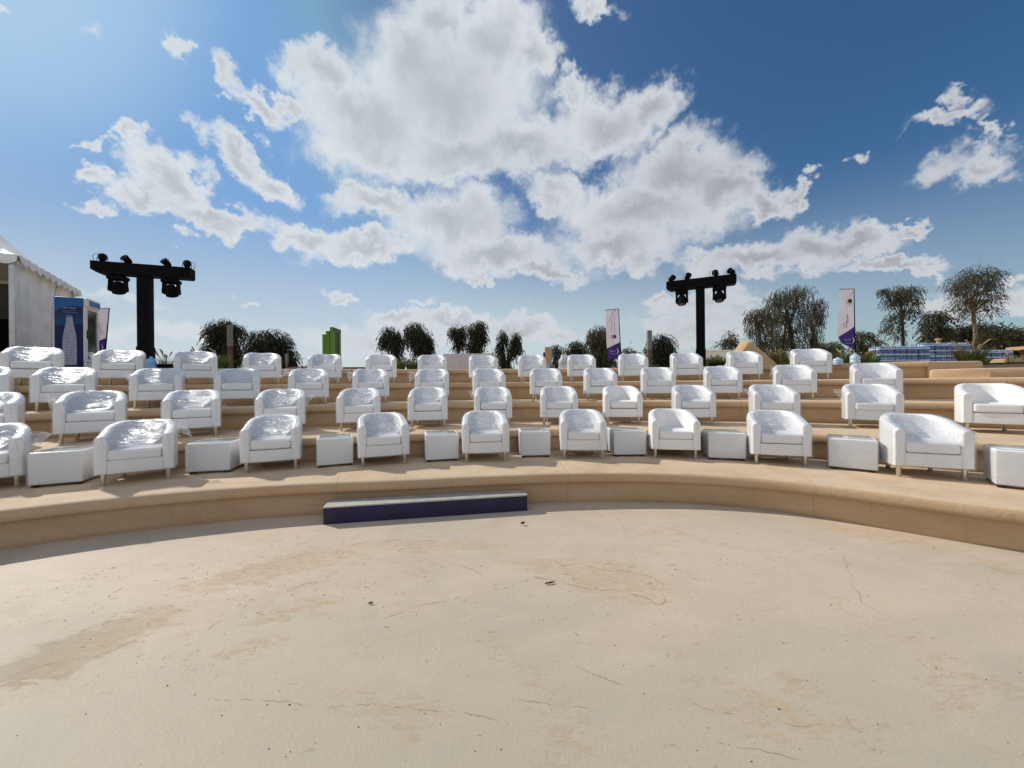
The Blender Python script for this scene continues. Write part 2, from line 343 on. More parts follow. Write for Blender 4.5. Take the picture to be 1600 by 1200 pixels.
# points read along each lip (pixels) -> bearing and radius about the centre of the ring
TR = {1: [(0,796),(200,776.5),(400,759.5),(600,752.5),(700,747),(800,742.5),(900,739.5),(1000,738.5),(1100,741),(1200,747),(1300,759),(1400,772),(1450,780),(1600,799)],
      2: [(0,707),(80,702.5),(180,697),(285,691.6),(485,684),(557,683),(642,678),(720,675),(800,671.5),(948,670),(1100,672.5),(1271,677),(1380,684),(1531,692),(1600,695)]}
def polar(p): v = Vector((p.x, p.y)) - CEN; return math.atan2(v.x, v.y), v.length
def fit(pts):
    pts = sorted(pts)
    def f(a):
        if a <= pts[0][0]: return pts[0][1]
        for (a0, r0), (a1, r1) in zip(pts, pts[1:]):
            if a <= a1: return r0 + (r1 - r0) * (a - a0) / (a1 - a0)
        return pts[-1][1]
    ks = [(k / 6, math.exp(-(k / 6) ** 2 * 2)) for k in range(-6, 7)]; tot = sum(w_ for _, w_ in ks)
    return lambda a: sum(f(a + R(8) * k) * w_ for k, w_ in ks) / tot
lip = {}
for k in (1, 2): lip[k] = fit([polar(onz(x, y, ZT[k])) for x, y in TR[k]])
def byang(l): return fit([(R(a), v) for a, v in l])
lip[3] = byang([(-60,12.6),(-41,12.45),(-30,11.9),(-20,11.6),(-13,11.55),(0,11.55),(13,11.6),(21,11.7),(30,11.85),(50,11.8)])
lip[4] = byang([(-60,13.8),(-41,13.6),(-30,13.15),(-13,12.87),(0,12.87),(18,13.1),(30,13.3),(50,13.2)])
lip[5] = byang([(-60,15.2),(-40,14.95),(-30,14.55),(-13,14.2),(0,14.15),(18,14.4),(32,14.45)])
ROWR = {2: byang([(-45,11.7),(-39,11.55),(-33,11.2),(-26,10.88),(-13,10.75),(0,10.78),(13,10.85),(21,10.95),(28,11.08),(36,10.95)]),
        3: byang([(-46,13.2),(-41,13.0),(-36,12.75),(-30,12.38),(-22,12.1),(-13,12.0),(0,11.97),(7,12.12),(18,12.32),(24,12.5),(32,12.55)]),
        4: byang([(-45,14.3),(-39,14.1),(-34,13.9),(-29,13.7),(-18,13.4),(0,13.35),(10,13.5),(21,13.7),(28,13.6)])}
NOSE = .075
A0, A1 = R(-98), R(92)
def rp(a, r, z=0.0): return (CEN.x + r * math.sin(a), CEN.y + r * math.cos(a), z)
amph = tag(empty('amphitheatre', (CEN.x, CEN.y, 0)), 'curved sand coloured open air amphitheatre of five rounded seating tiers', 'amphitheatre')
A5 = polar(onz(1452, 566, 2.0) if False else at(1452, 566, 8.55))[0]
for k in range(1, 6):
    z0, z1 = ZT[k-1], ZT[k]
    a1 = A5 if k == 5 else A1
    n = 150
    def section(a, k=k, z0=z0, z1=z1):
        r = lip[k](a); rb = (lip[k+1](a) + NOSE + .03) if k < 5 else r + 1.4
        wob = .006 * noise.noise(Vector((a * 9, k * 3.1, 0)))
        r += wob; z1w = z1 + .004 * noise.noise(Vector((a * 14, k, 5)))
        return [(r + NOSE + .02, z0 - .004), (r + NOSE + .006, z0 + .03), (r + NOSE, z0 + .06), (r + NOSE, z1 - .125), (r + NOSE - .02, z1 - .13), (r + .015, z1 - .128), (r + .002, z1 - .115), (r, z1 - .09), (r + .004, z1 - .05), (r + .018, z1 - .022), (r + .042, z1 - .006), (r + .075, z1w), (rb, z1w)]
    tr = MB(); ns = len(section(0))
    rise = MB(); 
    for (mb, i0, i1) in ((rise, 0, 4), (tr, 4, ns - 1)):
        vs = []; fs = []
        for i in range(n + 1):
            a = A0 + (a1 - A0) * i / n
            for (r, z) in section(a)[i0:i1 + 1]: p = rp(a, r, z); vs.append((p[0] - CEN.x, p[1] - CEN.y, p[2]))
        w_ = i1 - i0 + 1
        for i in range(n):
            for j in range(w_ - 1): fs.append((i*w_+j, (i+1)*w_+j, (i+1)*w_+j+1, i*w_+j+1))
        mb.add(vs, fs)
    for a in (A0, a1):                                  # closed ends
        s_ = section(a); rb = s_[-1][0]
        pl = [rp(a, r, z) for (r, z) in s_] + [rp(a, rb, z0 - .004)]
        tr.add([(p[0] - CEN.x, p[1] - CEN.y, p[2]) for p in pl], [tuple(range(len(pl)))])
    tier = tr.build('seating_tier', plaster, amph, True, 50)
    rise.build('riser', plaster, tier, True, 50)
# end pieces at the right: low side walls where the rings stop
p5 = Vector(rp(A5, lip[5](A5), 0))
def wall_block(name, pts, z0, z1, r=.05, parent=None):
    # extruded plan polygon with rounded top edge
    pts = [Vector((p[0], p[1])) for p in pts]; n = len(pts)
    cx = sum((p for p in pts), Vector((0, 0))) / n
    mb = MB(); rings = []
    for (ins, z) in ((0, z0), (0, z1 - r), (.3 * r, z1 - .3 * r), (r, z1)):
        ring = []
        for i, p in enumerate(pts):
            a_ = (p - pts[i-1]).normalized(); b_ = (pts[(i+1) % n] - p).normalized()
            na = Vector((-a_.y, a_.x)); nb = Vector((-b_.y, b_.x)); d = (na + nb); d = d / max(.3, d.length_squared) * 2
            ring.append((p.x + d.x * ins, p.y + d.y * ins, z))
        rings.append(ring)
    vs = [q for r_ in rings for q in r_]; fs = []
    for j in range(len(rings) - 1):
        for i in range(n): fs.append((j*n+i, j*n+(i+1) % n, (j+1)*n+(i+1) % n, (j+1)*n+i))
    fs.append(tuple((len(rings)-1)*n + i for i in range(n)))
    mb.add(vs, fs); return mb.build(name, plaster, parent, True, 40)
def xy(x, d): v = at(x, 590, d); return (v.x, v.y)
def corner(a, b, c, r=.12, n=5):                         # rounded plan corner at b
    a, b, c = map(Vector, (a, b, c)); u = (a - b).normalized() * r; v = (c - b).normalized() * r
    return [tuple((b + u) * (1-t_)**2 + b * 2*t_*(1-t_) + (b + v) * t_**2) for t_ in [i / n for i in range(n + 1)]]
q1, q2 = xy(1449, 8.50), xy(1536, 8.40); q3, q4 = xy(1536, 10.0), xy(1449, 10.2)
o = wall_block('end_wall', [q1] + corner(q1, q2, q3, .1) + [q3, q4], 1.63, 2.015)
tag(o, 'shaded low sand wall ending the top tier beside the stacked water', 'wall')
b1, b2, b3 = xy(1450, 8.2), xy(1547, 7.5), xy(1760, 7.0)
lowb = [b1, b2, b3, xy(1760, 8.9), xy(1500, 9.1)]
o = wall_block('side_wall', corner(lowb[-1], b1, b2, .10) + [b2, b3, lowb[3], lowb[4]], 1.63, 1.83)
tag(o, 'lowest sand wall at right with sunlit left face and shaded front', 'wall')

# stage floor and ground
fl = MB(); n = 96; vs = [(CEN.x, CEN.y, 0)]
for i in range(n): vs.append(rp(2 * math.pi * i / n, 15.3, 0))
fl.add(vs, [(0, (i + 1) % n + 1, i + 1) for i in range(n)])
tag(fl.build('stage_floor', floorm), 'smooth sandy beige screed stage floor with orange stains', kind='structure')
CRK = [[(343,901),(372,893),(400,886),(450,873),(500,861),(560,850),(620,845),(695,843)],[(0,1065),(25,1052),(50,1044),(75,1037),(102,1038)],[(12,1036),(60,1016),(100,1000),(150,976),(190,958),(232,944)],[(150,1026),(190,1010),(225,991)],
 [(1313,856),(1322,870),(1325,890),(1335,915),(1350,942),(1375,960),(1395,975)],[(858,872),(880,884),(905,880),(935,890),(975,893),(1010,898),(1035,914),(1040,940),(1025,948)],[(830,900),(870,906),(900,915),(940,925),(965,922),(1000,932),(1030,945)],[(965,808),(972,822),(980,838)],
 [(330,1092),(430,1096),(530,1102),(620,1108),(700,1112),(760,1122),(800,1134)],[(800,1093),(870,1100),(930,1112)],[(1225,1064),(1245,1061),(1270,1066),(1273,1076)],[(1318,1118),(1325,1130),(1340,1143),(1370,1152)],[(560,920),(570,915),(585,916)],[(600,965),(660,945),(720,932)],[(455,925),(480,912),(520,905)],
 [(1120,1160),(1150,1165),(1200,1178),(1265,1190)],[(1085,1100),(1110,1112),(1150,1122)],[(700,880),(740,890),(760,905)],[(1195,1120),(1250,1131),(1320,1138)],[(1530,878),(1560,890),(1600,900)],[(895,1038),(925,1052),(980,1074)],[(325,985),(335,975),(350,968)]]
rnd = random.Random(11); ck = MB()
def strip(mb, pts, wd, z=.0025, gap=.12):
    run = []
    def flush():
        if len(run) > 1:
            vs = []; n = len(run)
            for i, (p, w_) in enumerate(run):
                d_ = (run[min(i+1, n-1)][0] - run[max(i-1, 0)][0]); d_.z = 0; d_ = d_.normalized(); k = w_ * math.sin(math.pi * (i + .3) / (n - .4)) ** .5; nn = Vector((-d_.y, d_.x, 0)) * k
                vs += [(p.x - nn.x, p.y - nn.y, z), (p.x + nn.x, p.y + nn.y, z)]
            mb.add(vs, [(2*i, 2*i+1, 2*i+3, 2*i+2) for i in range(n - 1)])
        run.clear()
    for p in pts:
        if rnd.random() < gap: flush()
        else: run.append((p, wd * rnd.uniform(.3, 1.3)))
    flush()
for pl in CRK:
    P_ = [onz(x, y, 0) for x, y in pl]; fine_ = []
    for a, b_ in zip(P_, P_[1:]):
        n = max(2, int((b_ - a).length / .012))
        for i in range(n):
            p = a.lerp(b_, i / n); q = Vector((p.x * 5, p.y * 5, 0)); q2 = q * 6
            fine_.append(p + Vector((noise.noise(q), noise.noise(q + Vector((9, 0, 0))), 0)) * .035 + Vector((noise.noise(q2), noise.noise(q2 + Vector((9, 0, 0))), 0)) * .010)
    strip(ck, fine_, .0018 if pl[0][1] < 1000 and pl[0][0] != 1313 else .0011, gap=.04 if pl[0][1] < 1000 else .10)
cbase = bpy.data.objects['stage_floor']
ck.build('cracks', mat('crack_dark_brown', (.31, .205, .115), .9, var=.3, vscale=3), cbase)  # cracks drawn as thin dark brown strips
sf = MB()
for k in range(620):
    if rnd.random() < .6: x, y = rnd.gauss(300, 260), 835 + abs(rnd.gauss(0, 90))
    elif rnd.random() < .5: x, y = rnd.gauss(1000, 300), 800 + abs(rnd.gauss(0, 70))
    else: x, y = rnd.uniform(0, 1600), rnd.uniform(830, 1060)
    p = onz(x, y, 0)
    if (Vector((p.x, p.y)) - CEN).length > 8.1: continue
    a = math.atan2(p.x - CEN.x, p.y - CEN.y); dr_ = -a + rnd.gauss(.25 if x < 800 else -.1, .35); ln_ = rnd.uniform(.012, .05) * min(1, p.y / 3) * (1.6 if rnd.random() < .12 else 1); bend = rnd.uniform(-1.2, 1.2)
    strip(sf, [p + Vector((math.cos(dr_ + bend * i / 6), math.sin(dr_ + bend * i / 6), 0)) * (ln_ * i / 6) for i in range(7)], rnd.uniform(.0012, .0034) * min(1, p.y / 3.2) ** 1.5, .002, .05)
sf.build('scuff_marks', mat('ochre_scuff', (.37, .25, .14), .9, var=.35, vscale=4), cbase)
gr = MB(); vs = []; rad = [15.25, 15.6, 16.0, 17, 20, 30, 50, 90, 200, 600, 2500]; na = 120
for j, r in enumerate(rad):
    for i in range(na):
        a = -math.pi + 2 * math.pi * i / na
        f = smooth(R(125), R(101), abs(a))
        z = (1.975 + .02 * noise.noise(Vector((a * 6, r * .2, 0)))) * f - .006
        if r > 60: z -= (r - 60) * .002 * f if r < 700 else 1.2
        vs.append(rp(a, r, z))
for j in range(len(rad) - 1):
    for i in range(na): gr.f.append((j*na+i, j*na+(i+1) % na, (j+1)*na+(i+1) % na, (j+1)*na+i)); gr.mi.append(0)
gr.v = vs
tag(gr.build('ground', sandg, None, True), 'sandy desert ground beyond the seating', kind='structure')

# ---------------------------------------------------------------- armchair
W2, DEP, HB, HF, HZ = .36, .70, .745, .60, .145
def outline(t_, inset, hw=W2, dep=DEP):
    # t_ 0..1 from front left round the back to front right
    L1 = .27; arc = 1.10; tot = 2 * L1 + arc; s_ = t_ * tot
    rx, ry = hw - inset, dep - L1 - inset
    if s_ <= L1: return Vector((-rx, s_))
    if s_ >= L1 + arc: return Vector((rx, tot - s_))
    a = math.pi * (s_ - L1) / arc; e = 2 / 2.12
    c_, s2 = math.cos(a), math.sin(a)
    return Vector((-rx * math.copysign(abs(c_) ** e, c_), L1 + ry * abs(s2) ** e))
def rimz(y): return HF + (HB - HF) * (.45 * min(1, max(0, y / .62)) + .55 * smooth(.0, .60, y))
def make_armchair(hw):
    root = empty('armchair'); th = .115
    sh = MB(); sts = [0.0] + [i / 44 for i in range(1, 44)] + [1.0]; secs = []
    def sec(t_, shrink=0.0, yo=0.0):
        o_, i_ = outline(t_, 0, hw), outline(t_, th, hw)
        zt = rimz(o_.y) - shrink * .6; out = []
        for (q, z) in ((0, HZ + .0), (-.012 * 0, HZ + .03), (0, zt - .05), (.05, zt - .022), (.18, zt - .006), (.36, zt), (.64, zt), (.82, zt - .006), (.95, zt - .022), (1, zt - .05), (1.02, .42), (1.0, HZ)):
            qq = q + (shrink / th) * (1 if q < .5 else -1) * (1 if shrink else 0)
            p = o_.lerp(i_, qq); bulge = .0
            zz = z + (shrink * .6 if z < .2 else 0)
            out.append((p.x, p.y + yo, zz))
        return out
    secs.append(sec(0.0, .018, -.0)); secs.append([(x, y + .016, z) for (x, y, z) in sec(0.0)])
    for t_ in sts[1:-1]: secs.append(sec(t_))
    secs.append([(x, y + .016, z) for (x, y, z) in sec(1.0)]); secs.append(sec(1.0, .018, -.0))
    m_ = len(secs[0]); vs = [p for s_ in secs for p in s_]; fs = []
    for i in range(len(secs) - 1):
        for j in range(m_): fs.append((i*m_+j, i*m_+(j+1) % m_, (i+1)*m_+(j+1) % m_, (i+1)*m_+j))
    fs.append(tuple(range(m_))); fs.append(tuple((len(secs)-1)*m_ + j for j in range(m_ - 1, -1, -1)))
    sh.add(vs, fs); sh.build('shell', leather, root, True, 55)
    bs = MB(); bs.rbox((-hw + th - .004, .004, HZ), (hw - th + .004, .60, .305), .012, 3); bs.build('seat_base', leather, root, True, 50)
    cu = MB(); cu.rbox((-hw + th + .005, -.006, .308), (hw - th - .005, .56, .435), .028, 8)
    cu.v = [(x, y, z + (.016 * (1 - (x / hw) ** 2) * math.sin(math.pi * min(1, max(0, (y + .006) / .56))) if z > .4 else 0) + .004 * noise.noise(Vector((x * 7, y * 7, 2)))) for x, y, z in cu.v]
    cu.build('cushion', leather, root, True, 50)
    for (x, y) in ((-hw + .065, .06), (hw - .065, .06), (-hw + .15, .55), (hw - .15, .55)):
        lg = MB(); lg.lathe([(.021, 0), (.024, .006), (.024, HZ + .01)], 12, T(x, y, 0)); lg.build('leg', metal, root, True, 40)
    return root
def make_wrap(seed, p, q, amp, hw, tail):
    mb = MB(); off = Vector((seed * 7.3, seed * 3.1, seed))
    def nz(v, s_): return noise.noise(v * s_ + off)
    def mem(u, v):
        yy = v * .985; o_ = outline(0, .0, hw); y = yy * (DEP - .015)
        L1 = .27; hwid = hw - .03 if y < L1 else (hw - .03) * max(0, 1 - ((y - L1) / (DEP - L1 - .0)) ** 2.12) ** (1 / 2.12)
        x = (2 * u - 1) * hwid; uu = abs(2 * u - 1)
        rz = rimz(y) + .006; c_ = .462 + (HB + .004 - .462) * min(1, y / (DEP - .085)) ** p
        side = min(1, uu / .80) ** q; z = c_ + (rz - c_) * side
        wr = nz(Vector((x * 2.2, y * 8 + x * 2, 0)), 1.6) * .034 + nz(Vector((x * 4, y * 20 + x * 4, 4)), 1.2) * .013
        z += wr * amp * (1 - uu ** 6) * min(1, y * 9 + .25)
        return (x, y - .012, z)
    mb.grid(mem, 30, 34)
    def front(u, v):
        x = (2 * u - 1) * (hw - .004); uu = abs(2 * u - 1); zt = .462 + (HF + .006 - .462) * min(1, uu) ** q
        z = zt + (.135 - zt) * v
        return (x, -.014 - .006 * abs(nz(Vector((x * 3, 0, z * 14)), 1)) * amp - .004 * math.sin(math.pi * v), z)
    mb.cur = 1
    mb.grid(front, 24, 12)
    def side(u, v):
        o_ = outline(u, -.010 - .007 * abs(nz(Vector((u * 16, 1, v * 9)), 1)) * amp, hw); zt = rimz(o_.y) + .004
        hem = .125 + .03 * nz(Vector((u * 9, 0, 9)), 1)
        z = hem + (zt - hem) * v
        ins = smooth(.9, 1, v) * .035
        c_ = Vector((0, .3)); d = (c_ - o_).normalized() * ins
        return (o_.x + d.x, o_.y + d.y - .006, z)
    mb.grid(side, 60, 12)
    mb.cur = 0
    if tail:
        s_ = 1 if tail > 0 else -1; L = abs(tail)
        bx, by, bz = s_ * (hw + .0), .22 + .1 * nz(Vector((1, 2, 3)), 1), rimz(.3) - .05
        ang = random.uniform(-.7, .5)
        def tl(u, v):
            w_ = .025 + .10 * v ** .8
            a = (u - .5) * 2; dx = v * L * math.cos(ang); dz = v * L * math.sin(ang)
            cr = nz(Vector((u * 4, v * 3, 7)), 1.7) * .04 * v
            return (bx + s_ * (dx - a * w_ * math.sin(ang)), by + cr + .03 * math.sin(a * 5 + v * 4) * v, bz + dz + a * w_ * math.cos(ang) - .03 * v * v)
        mb.grid(tl, 10, 8)
    return mb.mesh('plastic_film', [film, filmt], True)
chair0 = make_armchair(W2)
wraps = {}
def wrapmesh(key):
    if key not in wraps:
        s_, st, tail = key
        p, q, amp = {'taut': (.85, 3.0, 1.0), 'mid': (1.2, 4.0, 1.0), 'deep': (1.9, 6, 1.3)}[st]
        wraps[key] = make_wrap(s_, p, q, amp, W2, tail)
    return wraps[key]
# (row, x of front centre, style, tail, seed, turn in degrees, extra words)
ORD = ['first', 'second', 'third', 'fourth', 'fifth', 'sixth', 'seventh', 'eighth', 'ninth', 'tenth', 'eleventh', 'twelfth', 'thirteenth', 'fourteenth', 'fifteenth']
ROWS = {
 1: [(-38,'deep',.14,0),(214,'mid',.13,0),(424,'mid',.0,0),(601,'deep',0,2),(759,'mid',0,0),(911,'mid',0,-4),(1055,None,0,0),(1219,'deep',0,0),(1455,'deep',.0,0)],
 2: [(-40,'mid',0,0),(142,'deep',-.08,0),(300,'taut',0,0),(438,'mid',.1,0),(560,'mid',0,0),(668,'mid',0,0),(770,'mid',-.07,0),(873,'mid',0,-1),(973,None,0,0),(1085,'deep',0,0),(1212,'mid',-.06,0),(1364,'mid',-.09,0),(1557,None,0,0)],
 3: [(-44,'mid',0,0),(100,'taut',0,0),(245,'taut',-.1,0),(371,'taut',.07,0),(483,'taut',-.12,0),(580,'mid',-.10,0),(675,'mid',-.16,0),(765,'mid',-.07,0),(853,'mid',0,0),(939,'mid',0,0),(1029,'mid',0,0),(1130,'mid',0,0),(1242,'deep',-.05,0),(1370,'mid',0,0)],
 4: [(50,'taut',0,0),(186,'taut',-.08,0),(307,'taut',0,0),(411,'mid',0,0),(507,'deep',0,0),(596,None,0,0),(676,'mid',-.06,0),(756,'taut',0,0),(832,'mid',-.08,0),(909,'mid',0,0),(990,'mid',0,0),(1074,'mid',0,0),(1165,'deep',0,0),(1269,'mid',-.07,0)]}
FEET = {1: [(-36,770),(217,755),(427,737),(602,728),(760,722.5),(911,718),(1055.5,717.5),(1223,727.5),(1469,749)]}
ROWN = {1: 'front', 2: 'second', 3: 'third', 4: 'back'}
def ring_hit(x, r, z):
    # point of height z on circle of radius r seen in column x
    lo, hi = 1.0, 14.0
    for _ in range(50):
        m_ = (lo + hi) / 2; v = ray(x, 600); p = Vector((v.x * m_, m_))
        if (p - CEN).length > r(math.atan2(p.x - CEN.x, p.y - CEN.y)): hi = m_
        else: lo = m_
    return Vector((p.x, p.y, z))
STY = {'taut': 'clear film pulled flat over the seat', 'mid': 'clear film sagging over the seat', 'deep': 'crumpled clear film sunk into the seat', None: 'unwrapped, bare leatherette'}
first = True
chairs = []
for row, lst in ROWS.items():
    vis = 0
    for idx, (x, sty, tail, turn) in enumerate(lst):
        if x < -50 and row in (2, 3): pass
        z = ZT[row]
        if row == 1: p = onz(x, FEET[1][idx][1] - 1, z)
        else: p = ring_hit(x, ROWR[row], z)
        d = Vector((CEN.x - p.x, CEN.y - p.y)); rz = math.atan2(d.x, -d.y)
        rz += R(turn + random.uniform(-4, 4))
        o = chair0 if first else copy_tree(chair0, None, ('plastic_film',))
        for ch in o.children:
            if ch.name.startswith('cushion'):
                ch.rotation_euler = (random.uniform(-.006, .006), 0, random.uniform(-.02, .02)); ch.scale = (1, 1, random.uniform(.985, 1.03)); ch.location = (random.uniform(-.004, .004), random.uniform(-.012, .004), 0)
        # origin is front centre at floor, legs stand 6 cm behind it
        dn = d.normalized()
        o.location = (p.x + dn.x * .06, p.y + dn.y * .06, z); o.rotation_euler = (0, 0, rz)
        if sty:
            wm = wrapmesh((idx % 4 + row, sty, round(tail, 2)))
            obj('plastic_film', wm, o)
        else: chairs_bare = True
        side = ORD[idx] + ' armchair from the left' if idx < len(lst) / 2 else (ORD[len(lst) - 1 - idx] + ' armchair from the right' if idx < len(lst) - 1 else 'last armchair on the right')
        tag(o, ('white tub armchair, ' + STY[sty].replace('the seat', 'seat') + ', ' + side.replace(' armchair', '') + ', ' + ROWN[row] + ' row'), 'armchair', 'white tub armchairs set out along the tiers')
        chairs.append(o); first = False

# ---------------------------------------------------------------- side tables
def make_table():
    root = empty('side_table'); s_ = .25; h0, h1 = .035, .42
    bd = MB(); bd.rbox((-s_, 0, h0), (s_, .5, h1), .014, 3); bd.build('box_body', leather, root, True, 50)
    tp = MB(); tp.rbox((-s_ + .025, .025, h1 - .006), (s_ - .025, .475, h1 + .005), .003, 1); tp.build('glass_top', glassm, root, True, 50)
    for x in (-.2, .2):
        for y in (.05, .45):
            f_ = MB(); f_.rbox((x - .03, y - .03, 0), (x + .03, y + .03, h0 + .004), .006, 1); f_.build('foot', blackf, root)
    def shell(u, v):
        # film wound round the box, open on top, hem folded over the rim
        per = [(-s_, 0), (s_, 0), (s_, .5), (-s_, .5)]; k = u * 4; i = int(k) % 4; f = k - int(k)
        a, b_ = per[i], per[(i + 1) % 4]; x = a[0] + (b_[0] - a[0]) * f; y = a[1] + (b_[1] - a[1]) * f
        ox, oy = (x - 0) / s_, (y - .25) / .25; off = .007 + .006 * abs(noise.noise(Vector((u * 14, v * 11, 3))))
        z = .03 + (h1 + .008 - .03) * v; ins = smooth(.93, 1, v) * .03
        return (x + ox * (off - ins), y + oy * (off - ins), z)
    fm = MB(); fm.grid(shell, 48, 12); fm.build('plastic_film', filmt, root, True, 60)
    return root
table0 = make_table()
TB = [((42.5, 766), (129, 758.5)), ((291, 744), (359, 740.5)), ((495, 734), (552, 729)), ((665, 725), (717, 722)), ((814, 717.5), (860, 716.5)), ((960, 716), (1010, 715.5)), ((1107.5, 720.5), (1166, 723)), ((1295, 734.5), (1372, 742)), ((1567, 765), (1650, 774))]
TL = ['first', 'second', 'third', 'fourth', 'middle', 'fourth', 'third', 'second', 'first']
for i, (a, b_) in enumerate(TB):
    pa, pb = onz(a[0], a[1] - 2, ZT[1]), onz(b_[0], b_[1] - 2, ZT[1])
    d = Vector((pb.x - pa.x, pb.y - pa.y)); m_ = (pa + pb) / 2
    o = table0 if i == 0 else copy_tree(table0)
    o.location = (m_.x, m_.y, ZT[1]); o.rotation_euler = (0, 0, math.atan2(d.y, d.x))
    k = d.length / .5; k = min(1.06, max(.90, k)); o.scale = (k, 1, 1)
    if i < 4: lab = f'film wrapped white cube table with glass top, {TL[i]} from the left, front row'
    elif i == 4: lab = 'film wrapped white cube table, middle one of nine, straight behind the navy step'
    else: lab = f'film wrapped white cube table with glass top, {TL[i]} from the right, front row'
    tag(o, lab, 'side table', 'white cube side tables between the front row armchairs')

# ---------------------------------------------------------------- navy step
pa, pb = onz(505, 820, 0), onz(824, 798, 0)
d = Vector((pb.x - pa.x, pb.y - pa.y)); L = d.length
st = tag(empty('step', (pa.x, pa.y, 0), math.atan2(d.y, d.x)), 'long low navy step with pale tiled top against the stage front', 'step')
m1 = MB(); m1.rbox((0, 0, .001), (L, .27, .188), .004, 2); m1.build('box_body', navy, st, True, 40)
topm = D.materials.new('pale_grey_tread_tiles'); topm.use_nodes = True; n_ = NT(topm.node_tree); bb = topm.node_tree.nodes['Principled BSDF']
tcx = n_.n('ShaderNodeTexCoord').outputs['Object']
br = n_.n('ShaderNodeTexBrick', ins={'Vector': n_.n('ShaderNodeMapping', ins={0: tcx, 3: (1, 1, 1)}).outputs[0], 'Color1': (.42, .40, .37, 1), 'Color2': (.30, .285, .27, 1), 'Mortar': (.20, .19, .18, 1), 'Scale': 3.2, 'Mortar Size': .01, 'Brick Width': .5, 'Row Height': .32}).outputs[0]
n_.L.new(n_.mix(n_.ss(n_.noise(tcx, 9, 5, .7), .35, .7, 0, .5), br, (.48, .42, .34, 1)), bb.inputs['Base Color']); bb.inputs['Roughness'].default_value = .7
m2 = MB(); m2.rbox((-.004, -.005, .188), (L + .004, .27, .203), .003, 2); m2.build('tread', topm, st, True, 40)

# ---------------------------------------------------------------- lighting towers
def par_light(parent, M, cable):
    o_ = MB()
    M = M @ Matrix.Scale(.82, 4)
    tilt = M @ T(0, 0, .12) @ RX(R(-52))
    o_.lathe([(.045, -.11), (.07, -.09), (.085, -.03), (.088, .06), (.10, .065), (.10, .11), (.078, .112), (.07, .08)], 16, tilt)
    sp = o_.build('spotlight', blackp, parent, True, 40)
    br_ = MB()
    for s_ in (-1, 1): br_.tube([M @ Vector((s_ * .105, 0, .13)), M @ Vector((s_ * .105, 0, .02)), M @ Vector((0, 0, .004))], .008, 6)
    br_.build('bracket', blackp, sp)
    cb = MB(); s_ = cable
    cb.tube([M @ Vector(p) for p in [(s_ * .05, .02, .2), (s_ * .10, .03, .23), (s_ * .16, .03, .21), (s_ * .185, .03, .14), (s_ * .17, .02, .06), (s_ * .15, .0, .004)]], .005, 5)
    cb.build('cable', blackp, sp)
def moving_head(parent, M, lens_ang):
    hd = MB(); hd.rbox((-.17, -.11, -.115), (.17, .11, -.035), .02, 2, M)
    for s_ in (-1, 1): hd.rbox((s_ * .09 - .025, -.02, -.04), (s_ * .09 + .025, .02, .002), .006, 1, M)
    base = hd.build('moving_head_light', blackp, parent, True, 45)
    yk = MB(); yk.rbox((-.165, -.05, -.135), (.165, .05, -.10), .012, 2, M)
    for s_ in (-1, 1):
        yk.rbox((s_ * .135 - .03, -.06, -.33), (s_ * .135 + .03, .06, -.10), .024, 3, M)
        yk.rbox((s_ * .135 - .034, -.075, -.38), (s_ * .135 + .034, .075, -.24), .030, 3, M)
    yk.build('yoke', blackp, base, True, 45)
    he = MB(); hm = M @ T(0, 0, -.30) @ RX(R(lens_ang))
    he.lathe([(.03, -.15), (.08, -.14), (.105, -.08), (.110, 0), (.108, .06), (.118, .07), (.118, .12), (.10, .13)], 20, hm); he.build('lamp_head', blackp, base, True, 40)
    ln = MB(); ln.lathe([(.09, .1305), (.06, .145), (.02, .152)], 18, hm); ln.build('lens', lensm, base, True)
lensm = mat('dark_lens_glass', (.02, .022, .03), .08, spec=1, var=.1)
def tower(loc, rz, ztop, blen, lab, ang, side, shx=0):
    root = tag(empty('lighting_tower', loc, rz), lab, 'lighting tower')
    h = ztop - loc[2]; cw = .115; bt = .26
    c_ = MB(); c_.rbox((-cw, -cw, .02), (cw, cw, h - bt - .002), .012, 2); c_.build('column', blackp, root, True, 40)
    sk = MB(); sk.rbox((-cw - .012, -cw - .012, .02), (cw + .012, cw + .012, .55), .01, 2); sk.build('column_skirt', blackp, root, True, 40)
    b_ = MB(); hb = blen / 2
    prof = [(-hb, h), (-hb, h - bt * .72), (-hb + .11, h - bt), (hb - .03, h - bt), (hb, h - bt + .03), (hb, h)]
    n = len(prof); vs = [(x, y, z) for y in (-.14, .14) for (x, z) in prof]
    b_.add(vs, [tuple(range(n)), tuple(2*n - 1 - i for i in range(n))] + [(i, i + n, (i+1) % n + n, (i+1) % n) for i in range(n)])
    b_.build('crossbeam', blackp, root)
    for k, (fx, a) in enumerate(zip((-.42, -.18, .22, .44), ang)):
        par_light(root, T(fx * blen, 0, h) @ RZ(R(a)), 1 if k % 2 else -1)
    for fx, a in ((-.27, -18), (.27, -24)): moving_head(root, T(fx * blen, 0, h - bt) @ Matrix.Scale(1.0, 4), 180 + a * side)
    bs = MB(); bs.rbox((-.5, -.30, .0), (.5, .30, .02), .005, 1); bs.build('base_plate', blackp, root)
    for s_ in (1,):
        bl = MB(); bl.rbox((.20, -.16, .0205), (.70, .16, .15), .02, 2); bl.build('ballast', blackp, root, True, 40)
    return root
pl_, pr_ = at(144.5, 408, 8.65), at(299, 421, 9.25); m_ = (pl_ + pr_) / 2
pc = at(228, 560, 8.97)
